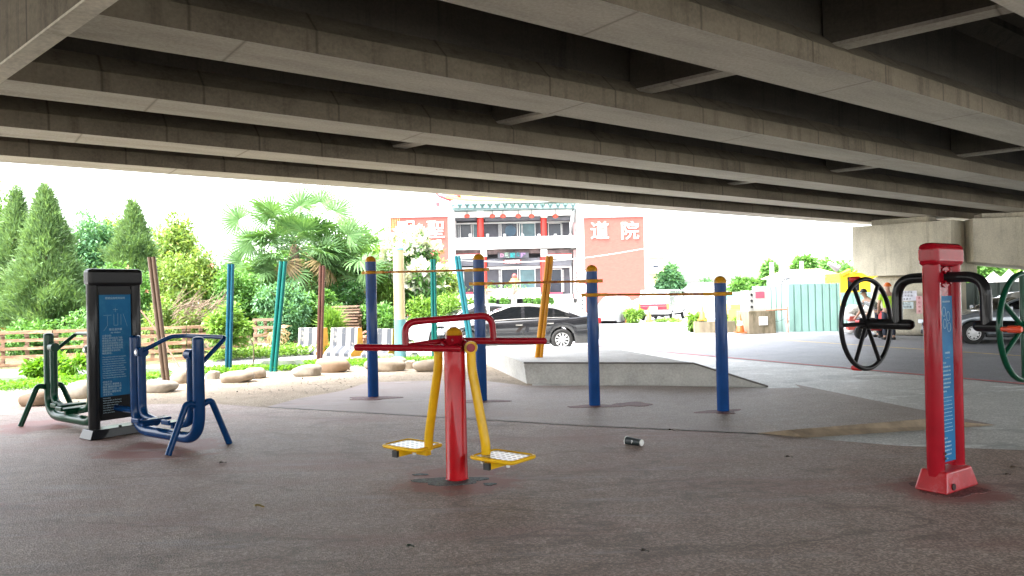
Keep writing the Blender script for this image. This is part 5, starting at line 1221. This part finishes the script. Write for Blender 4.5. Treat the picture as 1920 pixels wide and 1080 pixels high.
# sacks heap with red crates, scooter
root = empty('sack_heap', P(1612, 632, 27.2), 0, 'heap of white sacks and sheets seen through the black wheel', 'sack heap'); root.location.z = 0
m = MB(); rr = random.Random(3)
for i in range(26):
    x, z = rr.uniform(-.62, .6), rr.uniform(.12, .95); x *= (1.15 - z * .5)
    m.lathe([(.24 * math.cos(q), .13 * math.sin(q)) for q in [j * math.pi / 8 - 1.5 for j in range(9)]], (x, rr.uniform(-.25, .25), z), 10, None)
m.build('sacks', pm('white_sack', (.68, .67, .65), .8, 0, .15, 6, .6, 12), root)
m = MB(); m.box((-.45, -.36, .28), (.32, .2, .2)); m.box((-.42, -.36, .58), (.26, .2, .16)); m.build('red_crates', pm('red_plastic', (.55, .10, .08), .5), root)
def skin(name, verts, edges, mat, parent, sub=2):
    me = bpy.data.meshes.new(name); me.from_pydata([v[0] for v in verts], edges, []); o = bpy.data.objects.new(name, me); COL.objects.link(o); o.parent = parent
    md = o.modifiers.new('skin', 'SKIN'); md.use_smooth_shade = True
    for i, v in enumerate(verts):
        r = v[1] if isinstance(v[1], tuple) else (v[1], v[1]); me.skin_vertices[0].data[i].radius = r; me.skin_vertices[0].data[i].use_root = (i == 0)
    sb = o.modifiers.new('sub', 'SUBSURF'); sb.levels = sub; sb.render_levels = sub; me.materials.append(mat); return o
M['skin'] = pm('skin', (.42, .25, .17), .55, 0, .06); M['navy'] = pm('dark_trousers', (.02, .025, .04), .85); M['lime'] = pm('lime_vest', (.45, .75, .04), .7); M['hat'] = pm('orange_helmet', (.72, .16, .02), .4); M['shoe'] = pm('black_shoe', (.015, .015, .015), .6)
def person(loc, rz, lab, bend, vest, hatm, capmat):
    root = empty('person', loc, rz, lab, 'person')   # faces -y
    hip = .90; by = -.55 * bend; bz = 1.42 - .22 * bend
    V_ = [((0, 0, hip), (.15, .11)), ((0, by * .5, hip + (bz - hip) * .5), (.145, .11)), ((0, by, bz), (.17, .11)), ((0, by * 1.12, bz + .1), .055), ((0, by * 1.25 - .02, bz + .2), (.075, .085)), ((0, by * 1.3 - .02, bz + .30), (.08, .09)),
          ((.2, by, bz - .02), .065), ((.26, by - .05, bz - .29), .048), ((.22, by - .24, bz - .5), .036), ((.2, by - .31, bz - .56), (.02, .042)),
          ((-.2, by, bz - .02), .065), ((-.26, by - .05, bz - .29), .048), ((-.22, by - .24, bz - .5), .036), ((-.2, by - .31, bz - .56), (.02, .042)),
          ((.1, 0, hip - .08), .095), ((.12, -.02, .48), .065), ((.13, .04, .08), .045), ((.14, -.12, .04), (.045, .035)),
          ((-.1, 0, hip - .08), .095), ((-.12, -.02, .48), .065), ((-.13, .04, .08), .045), ((-.14, -.12, .04), (.045, .035))]
    E = [(0, 1), (1, 2), (2, 3), (3, 4), (4, 5), (2, 6), (6, 7), (7, 8), (8, 9), (2, 10), (10, 11), (11, 12), (12, 13), (0, 14), (14, 15), (15, 16), (16, 17), (0, 18), (18, 19), (19, 20), (20, 21)]
    for s, wi in ((1, 9), (-1, 13)):
        w0 = Vector(V_[wi][0])
        for f in range(4):
            V_.append(((w0.x + s * (f - 1.5) * .018, w0.y - .05, w0.z - .035 - .006 * (f % 2)), .009)); V_.append(((w0.x + s * (f - 1.5) * .018, w0.y - .075, w0.z - .07), .008)); E += [(wi, len(V_) - 2), (len(V_) - 2, len(V_) - 1)]
        V_.append(((w0.x - s * .05, w0.y - .02, w0.z - .02), .010)); E.append((wi, len(V_) - 1))
    skin('body', V_, E, M['skin'], root)
    tv = [((0, 0, hip + .02), (.175, .135)), ((0, by * .5, hip + (bz - hip) * .5), (.17, .135)), ((0, by, bz - .02), (.195, .135)), ((.21, by, bz - .02), .082), ((.24, by - .03, bz - .17), .072), ((-.21, by, bz - .02), .082), ((-.24, by - .03, bz - .17), .072)]
    skin('vest', tv, [(0, 1), (1, 2), (2, 3), (3, 4), (2, 5), (5, 6)], vest, root)
    pv = [((0, .0, hip + .04), (.165, .125)), ((.1, 0, hip - .1), .112), ((.12, -.02, .48), .082), ((.13, .035, .12), .066), ((-.1, 0, hip - .1), .112), ((-.12, -.02, .48), .082), ((-.13, .035, .12), .066)]
    skin('trousers', pv, [(0, 1), (1, 2), (2, 3), (0, 4), (4, 5), (5, 6)], M['navy'], root)
    m = MB()
    for s in (-1, 1): m.box((s * .135, -.05, .045), (.1, .27, .09))
    m.build('shoes', M['shoe'], root, bevel=.03)
    hx, hy, hz2 = 0, by * 1.27 - .02, bz + .27
    m = MB(); m.lathe([(.118 * math.cos(q), .13 * math.sin(q)) for q in [i * math.pi / 16 for i in range(8)]] + [(.005, .13)], (hx, hy, hz2), 18); m.box((hx, hy - .12, hz2 + .01), (.16, .1, .015)); m.build('helmet', hatm, root)
    m = MB()
    for s in (-1, 1): m.lathe([(.001, -.008), (.01, 0), (.001, .008)], (s * .032, hy - .098, hz2 - .02), 8)
    m.box((0, hy - .105, hz2 - .05), (.022, .035, .04)); m.box((0, hy - .092, hz2 - .09), (.045, .012, .01)); m.build('face', M['skin'], root)
person(P(1667, 639, 24.0).to_2d().to_3d(), R(170), 'person in lime vest and orange helmet standing by the pier column', 0, M['lime'], M['hat'], None)
person(P(1651, 638, 25.2).to_2d().to_3d(), R(-80), 'person in patterned top and dark cap bending over beside the scooter', .8, pm('patterned_shirt', (.35, .36, .36), .8, 0, .9, 22), M['shoe'], None)
# small red scooter
root = empty('scooter', P(1637, 638, 24.6).to_2d().to_3d(), R(8), 'small red and white scooter parked in front of the sacks', 'scooter')
for x in (-.42, .42):
    m = MB(); m.lathe([(.13, -.05), (.22, -.045), (.22, .045), (.13, .05)], (0, 0, 0), 18, Matrix.Translation((x, 0, .22)) @ Matrix.Rotation(R(90), 4, 'X')); m.build('wheel', M['tyre'], root)
m = MB(); m.box((-.25, 0, .52), (.6, .24, .2)); m.box((.05, 0, .3), (.4, .24, .07)); m.box((.34, 0, .62), (.1, .3, .55)); m.build('body', pm('scooter_red', (.5, .05, .05), .3), root, bevel=.05)
m = MB(); m.box((-.25, 0, .65), (.55, .22, .08)); m.build('seat', M['trim'], root, bevel=.03)
m = MB(); m.tube([(.30, -.3, .98), (.32, 0, .96), (.30, .3, .98)], .016, 8); m.cyl((.34, 0, .6), (.31, 0, .96), .025, 8); m.build('handlebar', M['trim'], root)

# ------------------------------------------------------------------ temple
YT = 65.0; kt = YT / F
temple = empty('temple', (0, 0, 0), 0, 'two-storey temple hall with red columns between two red walls', 'temple')
M['twhite'] = pm('temple_white', (.78, .77, .75), .7, 0, .03); M['tred'] = pm('temple_red_wall', (.50, .135, .085), .8, 0, .08, .4, .1, 3)
m_, N, L, b = newmat('temple_red_tiles'); v = coords(N, L, 'Object'); br = N.new('ShaderNodeTexBrick'); mp = N.new('ShaderNodeMapping'); mp.inputs['Rotation'].default_value = (R(90), 0, 0)
L.new(v, mp.inputs[0]); L.new(mp.outputs[0], br.inputs['Vector']); br.inputs['Scale'].default_value = 2.2; br.inputs['Color1'].default_value = (.33, .068, .05, 1); br.inputs['Color2'].default_value = (.29, .056, .042, 1); br.inputs['Mortar'].default_value = (.26, .06, .046, 1); br.inputs['Mortar Size'].default_value = .012
L.new(br.outputs['Color'], b.inputs['Base Color']); b.inputs['Roughness'].default_value = .7; M['tred'] = m_
M['tcol'] = pm('column_red', (.45, .025, .015), .35); M['tgrey'] = pm('temple_grey', (.095, .095, .11), .7, 0, .12, 2); M['tdark'] = pm('temple_dark_glass', (.022, .028, .042), .25); M['tteal'] = pm('temple_teal_glass', (.075, .145, .16), .35, 0, .3, 1.2); M['tblue'] = pm('temple_blue', (.018, .06, .10), .4)
M['teave'] = pm('eave_grey_green', (.16, .23, .23), .7, 0, .25, 3); M['ttile'] = pm('roof_yellow_tile', (.60, .38, .08), .5, 0, .1, 2); M['gold'] = pm('gilt', (.55, .33, .10), .4)
def tb(m, x0, x1, y0, y1, d0, d1):
    a = P((x0 + x1) / 2, (y0 + y1) / 2, YT); w2, h2 = abs(x1 - x0) * kt / 2, abs(y1 - y0) * kt / 2
    m.bb(a.x - w2, a.x + w2, YT + d0, YT + d1, a.z - h2, a.z + h2)
def tpart(name, mat, rects, parent=temple, bevel=0):
    m = MB()
    for r in rects: tb(m, *r)
    return m.build(name, mat, parent, bevel=bevel)
# wings
tpart('wing_wall', M['twhite'], [(722, 853, 384, 640, 0, 9)]); tpart('wing_wall', M['twhite'], [(1084.5, 1216, 386, 640, 0, 9)])
lw = tpart('red_panel', M['tred'], [(735, 842, 408, 640, -.12, -.002)]); rw = tpart('red_panel', M['tred'], [(1097, 1208.5, 408, 640, -.12, -.002)])
tpart('coping', pm('coping_grey', (.42, .42, .45), .7), [(720, 855, 405.6, 407.6, -.25, -.003), (1083, 1218, 405.6, 407.6, -.25, -.003)])
tpart('lattice', M['gold'], [(729 + i * 4, 730 + i * 4, 410, 432, -.2, -.13) for i in range(6)])
def sign(ch, px, py, spx, par):
    c = P(px, py, YT); t = text('sign_character', ch, spx * kt, M['twhite'], par, (c.x, YT - .18, c.z), 0, 'CENTER', .06, 1, .006)
sign('道', 1124, 435, 36, rw); sign('院', 1180, 435, 36, rw); sign('聖', 817, 433, 36, lw); sign('明', 762, 433, 36, lw)
# centre block
tpart('back_wall', M['tgrey'], [(850, 1074, 395, 470, 3.2, 8), (850, 1074, 470, 580, 3.2, 8)])
tpart('balcony', M['twhite'], [(850, 1083, 445, 465, .4, 3.6), (850, 1083, 443.4, 445, .35, .7)])
for x in (881, 914, 946, 980, 1011, 1042, 1070): tpart('baluster', M['twhite'], [(x - 2.2, x + 2.2, 438, 443.4, .4, .65)])
tpart('upper_beam', M['twhite'], [(850, 1074, 393, 403, .8, 3.1), (850, 1074, 410.5, 413, 2.6, 3.0)])
tpart('arch_band', M['tgrey'], [(851, 892, 403, 410, 1.5, 2.4), (908, 1014, 403, 410, 1.5, 2.4), (1027, 1073, 403, 410, 1.5, 2.4)])
tpart('eave', M['teave'], [(848, 1080, 381, 392, -.4, 3.0)])
M['teave2'] = pm('eave_bracket_teal', (.30, .48, .48), .6); mm = MB()
for i in range(17):
    x = 856 + i * 14; tb(mm, x - 4.5, x + 4.5, 387.5, 391, -.75, -.41); tb(mm, x - 2.6, x + 2.6, 384.5, 387.4, -.85, -.41)
    tb(mm, x - 6.5, x - 5, 383, 386, -.7, -.41); tb(mm, x + 5, x + 6.5, 383, 386, -.7, -.41)
mm.build('eave_brackets', M['teave2'], temple)
a, b_ = P(838, 381, YT), P(1092, 381, YT); zr = P(960, 330, YT).z
m = MB(); n = 60; vv = []
for i in range(n + 1):
    t = i / n; x = a.x + (b_.x - a.x) * t; up = .9 * (abs(2 * t - 1) ** 4); z0 = (a.z + b_.z) / 2 + up * .5; wv_ = .05 if i % 2 else 0
    vv += [(x, YT - 1.1, z0), (x, YT - 1.1, z0 + .18 + wv_), (x, YT + .6, z0 + .75 + wv_), (x * .98, YT + 2.2, zr + wv_)]
m.add(vv, [(4 * i + j, 4 * i + 4 + j, 4 * i + 5 + j, 4 * i + 1 + j) for i in range(n) for j in range(3)]); m.build('tiled_roof', M['ttile'], temple)
m = MB(); cL = P(808, 385, YT); m.tube([(a.x + 1.2, YT - .6, a.z + .6), (a.x + .3, YT - .6, a.z + .25), (a.x - .6, YT - .6, a.z + .55), (a.x - 1.0, YT - .6, a.z + .9)], [.2, .18, .12, .05], 8); tb(m, 819, 826, 381, 388, -.8, -.4)
m.build('roof_finial', pm('finial_pink', (.45, .05, .06), .5), temple)
for x0, x1, y0, y1 in ((893, 906, 405, 445), (1015, 1027, 405, 445), (900, 912, 480, 547), (1015, 1027, 480, 547)):
    c = P((x0 + x1) / 2, (y0 + y1) / 2, YT); m = MB(); hh = (y1 - y0) * kt / 2
    m.lathe([((x1 - x0) * kt / 2, -hh), ((x1 - x0) * kt / 2, hh)], (c.x, YT + 1.6, c.z), 20); m.build('column', M['tcol'], temple)
for x0, x1, y0, y1 in ((893, 906, 392, 405), (1015, 1027, 392, 405), (900, 912, 466, 480), (1015, 1027, 466, 480), (900, 912, 547, 575)): tpart('column_block', M['twhite'], [(x0, x1, y0, y1, .75 if y0 < 400 else 1.0, 2.4)])
for r, mt_ in (((859, 880, 413, 444), 'tdark'), ((884, 892, 413, 444), 'tteal'), ((939, 970, 413, 444), 'tdark'), ((975, 1005, 413, 444), 'tteal'), ((1032, 1056, 413, 444), 'tdark'),
               ((866, 884, 503, 547), 'tdark'), ((940, 971, 503, 541), 'tdark'), ((976, 1005, 503, 541), 'tteal'), ((1033, 1057, 503, 548), 'tdark')):
    w_ = tpart('window', M[mt_], [(*r, 3.1, 3.19)])
    x0, x1, y0, y1 = r; tpart('window_frame', M['twhite'], [(x0 - 1, x0 + .2, y0 - 1, y1, 3.0, 3.09), (x1 - .2, x1 + 1, y0 - 1, y1, 3.0, 3.09), (x0 - 1, x1 + 1, y0 - 1.2, y0, 3.0, 3.09)], w_)
for r in ((853, 857, 414, 444), (933, 937, 414, 444), (1057, 1060, 414, 444), (934, 938, 504, 541), (1058, 1062, 504, 547), (978, 981, 414, 444)): tpart('couplet_board', pm('couplet_grey', (.3, .3, .3), .6, 0, .3, 6), [(r[0], r[1], r[2], r[3], 2.95, 3.05)])
c = P(957, 427, YT); m = MB(); m.lathe([(.5, 0), (.001, .02)], (0, 0, 0), 24, Matrix.Translation((c.x, YT + 3.08, c.z)) @ Matrix.Rotation(R(90), 4, 'X')); m.build('moon_emblem', M['tblue'], temple)
fz = pm('frieze_ornament', (.085, .055, .055), .7, 0, .7, 2.2); tpart('frieze', fz, [(851, 899, 466.5, 474, 1.2, 2.2), (913, 1014, 466.5, 474, 1.2, 2.2), (1028, 1074, 466.5, 474, 1.2, 2.2)])
tpart('frieze_rail', pm('rail_red', (.35, .05, .05), .6), [(851, 899, 474.2, 475.4, 1.15, 2.1), (1028, 1074, 474.2, 475.4, 1.15, 2.1)])
tpart('lintel', M['twhite'], [(851, 899, 476, 483, 1.2, 2.2), (1028, 1074, 476, 483, 1.2, 2.2), (850, 1074, 497.5, 502, 2.4, 3.1)])
tpart('arch_panel', M['tgrey'], [(852, 899, 484, 497, 1.6, 2.2), (913, 1014, 482.5, 497, 1.6, 2.2), (1028, 1074, 483.5, 497, 1.6, 2.2)])
led = tpart('light_board', pm('led_board', (.05, .05, .06), .5), [(933, 992, 473, 482.5, .9, 1.15)])
for ch, px, col in (('歡', 951, (.55, .8, .6)), ('迎', 961, (.0, .65, .65)), ('參', 972, (.0, .6, .7)), ('拜', 981, (.6, .35, .8)), ('D', 941, (.85, .35, .55))):
    c = P(px, 478, YT); mc, N, L, b = newmat('led_' + str(px)); b.inputs['Base Color'].default_value = (*col, 1); b.inputs['Base Color'].default_value = (*mul(col, .35), 1)
    text('sign_character', ch, 9.5 * kt, mc, led, (c.x, YT + .88, c.z), 0, 'CENTER', .01, 1, .02)
pq = tpart('name_plaque', pm('plaque_red', (.10, .012, .012), .5), [(943, 978, 486, 493.5, .95, 1.2)]); c = P(960.5, 490, YT)
text('sign_character', '院道聖明', 7.2 * kt, M['twhite'], pq, (c.x, YT + .93, c.z), 0, 'CENTER', .01)
M['thr'] = pm('threshold_pink', (.42, .03, .06), .6)
tpart('threshold', M['thr'], [(868, 884, 547.5, 552, 1.8, 3.05)]); tpart('threshold', M['thr'], [(1033, 1057, 548, 552, 1.8, 3.05)])
tpart('wall_base', M['twhite'], [(912, 1014, 541, 560, .2, 3.1), (850, 900, 552, 575, .8, 3.1)])
tpart('steps', M['twhite'], [(1014, 1076, 552 + i * 4, 556 + i * 4 + 20, 1.6 - i * .5, 3.1) for i in range(4)])
tpart('terrace', pm('terrace_grey', (.6, .6, .58), .8), [(860, 1085, 571, 640, -2.2, 3.1)])
tpart('wing_return', pm('return_trim', (.45, .30, .30), .7), [(1078.5, 1083.5, 466, 560, 1.5, 2.4), (1078, 1083, 414, 440, 1.5, 2.4)])
GL = 'red lanterns under the upper temple eave'
for px, lab in ((875, 'red lantern hanging over the left upper temple window'), (923, 'red lantern just right of the left red column'), (943, 'red lantern left of the temple centre'), (972, 'red lantern right of the temple centre'), (997, 'red lantern just left of the right red column'), (1042, 'red lantern hanging over the right upper temple window')):
    c = P(px, 404, YT); root = empty('lantern', (c.x, YT + .55, c.z), 0, lab, 'lantern', GL)
    m = MB(); m.lathe([(.08, -.17)] + [(.26 * math.cos(q), .17 * math.sin(q)) for q in [i * .3 - 1.2 for i in range(9)]] + [(.08, .17)], seg=16); m.build('shade', pm('lantern_red', (.50, .06, .035), .5), root)
    m = MB(); m.cyl((0, 0, .16), (0, 0, .6), .02, 6); m.build('cord', M['trim'], root)
# stone pagoda lamp, bare trees and hedge plants before the temple
c = P(965, 541, 58); kk = 58 / F; root = empty('pagoda_lamp', (c.x, 58, 0), 0, 'small pagoda-shaped lamp with orange roof before the temple doors', 'garden lamp'); b0 = c.z
m = MB(); m.lathe([(.16, 0), (.12, b0 - .1), (.3, b0)], seg=10); m.build('pedestal', M['twhite'], root)
m = MB(); m.lathe([(.22, b0), (.22, b0 + .42)], seg=8); m.build('lamp_house', pm('lamp_house', (.5, .42, .36), .6), root)
m = MB(); m.lathe([(.58, b0 + .42), (.3, b0 + .62), (.26, b0 + .8)], seg=8); m.build('roof', pm('lamp_roof', (.45, .2, .05), .5), root)
m = MB(); m.lathe([(.14, b0 + .8), (.2, b0 + .95), (.12, b0 + 1.1), (.01, b0 + 1.15)], seg=10); m.build('finial', pm('finial_red', (.4, .05, .04), .5), root)
def pruned(px, yb, yt, Y, lab, seed):
    g = P(px, yb, Y); t = P(px, yt, Y); h = t.z - g.z; root = empty('pruned_tree', (g.x, Y, max(0, g.z)), 0, lab, 'tree', 'pruned trees before the temple'); rr = random.Random(seed); m = MB()
    m.tube([(0, 0, -max(0, g.z)), (.03, 0, h * .3), (-.03, 0, h * .55)], [.2, .16, .13], 9)
    for i in range(5):
        a = rr.uniform(-.9, .9); m.tube([(-.03, 0, h * .5), (a * .5, rr.uniform(-.2, .2), h * .75), (a, rr.uniform(-.3, .3), h * rr.uniform(.9, 1.1))], [.1, .07, .03], 6)
    m.build('trunk', M['barkp'], root)
    n = 160; pos = rng.normal(size=(n, 3)) * np.array([.55, .3, .18]) + np.array([0, 0, h]); leaves_mesh('crown', pos, rdir(n), rdir(n), .16, .08, M['lf_mid'], root)
pruned(962, 568, 538, 55, 'pruned bare tree in front of the pagoda lamp', 3)
pruned(911, 568, 540, 55, 'pruned bare tree hidden partly by the tallest blue bar post', 5)
GH = 'small potted bushes along the temple terrace'
for px, lab in ((925, 'leftmost small bush along the temple terrace beside the tall blue post'), (946, 'small terrace bush left of the pagoda lamp'), (990, 'small terrace bush right of the pagoda lamp'), (1010, 'small terrace bush left of the orange pole'), (1031, 'small terrace bush just right of the orange pole')):
    bush('terrace_bush', 'bush', lab, px - 8, px + 8, 557, 571, 58, 'lf_mid', 260, .26, GH, 8, False)
# road signs on a striped pole
Ys = 40; c = P(1093, 590, Ys); root = empty('road_sign', (c.x, Ys, 0), 0, 'two round white signs with red rings on a striped pole', 'road sign'); c1, c2_ = P(1093, 516, Ys), P(1093, 541, Ys)
m = MB(); m.cyl((0, 0, 0), (0, 0, c1.z), .05, 10); m.build('pole', M['conew'], root)
m = MB()
for i in range(8): m.cyl((0, 0, .15 + i * .22), (0, 0, .25 + i * .22), .055, 10)
m.build('black_bands', M['trim'], root)
for cc in (c1, c2_):
    Mx = Matrix.Translation((0, -.06, cc.z)) @ Matrix.Rotation(R(90), 4, 'X'); m = MB(); m.lathe([(.33, -.01), (.33, .01), (.001, .012)], (0, 0, 0), 24, Mx); d_ = m.build('disc', M['conew'], root)
    m = MB(); m.lathe([(.34, -.008), (.34, .016), (.29, .018), (.29, -.008)], (0, 0, 0), 24, Mx); m.build('ring', pm('sign_red', (.4, .02, .02), .5), d_)
# yellow building beyond the right wing
Yy = 85; root = empty('yellow_building', (0, 0, 0), 0, 'narrow yellow apartment block right of the red wall', 'building'); ky = Yy / F
def yb_(name, mat, rects, par=root):
    m = MB()
    for x0, x1, y0, y1, d0, d1 in rects:
        a = P((x0 + x1) / 2, (y0 + y1) / 2, Yy); m.bb(a.x - (x1 - x0) * ky / 2, a.x + (x1 - x0) * ky / 2, Yy + d0, Yy + d1, a.z - (y1 - y0) * ky / 2, a.z + (y1 - y0) * ky / 2)
    return m.build(name, mat, par)
yb_('wall', pm('yellow_wall', (.50, .40, .18), .8), [(1213, 1247, 482, 640, 0, 8)]); yb_('parapet', M['twhite'], [(1205, 1244, 468, 482, -.2, 8), (1211, 1249, 509, 512, -.4, -.01)])
for y in (499, 537): w_ = yb_('window', M['tdark'], [(1224, 1234, y - 1.5, y + 2.5, -.1, -.01)]); yb_('window_frame', M['twhite'], [(1221, 1237, y - 3, y + 6, -.06, -.005)], w_)
# overhead wire
m = MB(); a, b_ = P(840, 487, 48), P(1230, 462, 50); m.tube([a * (1 - t) + b_ * t - Vector((0, 0, .5 * math.sin(math.pi * t))) for t in [i / 16 for i in range(17)]], .022, 5, False); o = m.build('overhead_wire', M['twhite']); tag(o, 'white overhead wire crossing in front of the red wall', 'wire')
# ------------------------------------------------------------------ lettering becomes plain meshes
bpy.context.view_layer.update(); dg = bpy.context.evaluated_depsgraph_get()
for o in [o for o in scene.objects if o.type == 'FONT']:
    me = bpy.data.meshes.new_from_object(o.evaluated_get(dg), preserve_all_data_layers=False, depsgraph=dg)
    n = bpy.data.objects.new(o.name, me); COL.objects.link(n); n.parent = o.parent; n.matrix_local = o.matrix_local.copy()
    if not me.materials: me.materials.append(o.data.materials[0])
    nm = o.name.split('.')[0]; bpy.data.objects.remove(o); n.name = nm
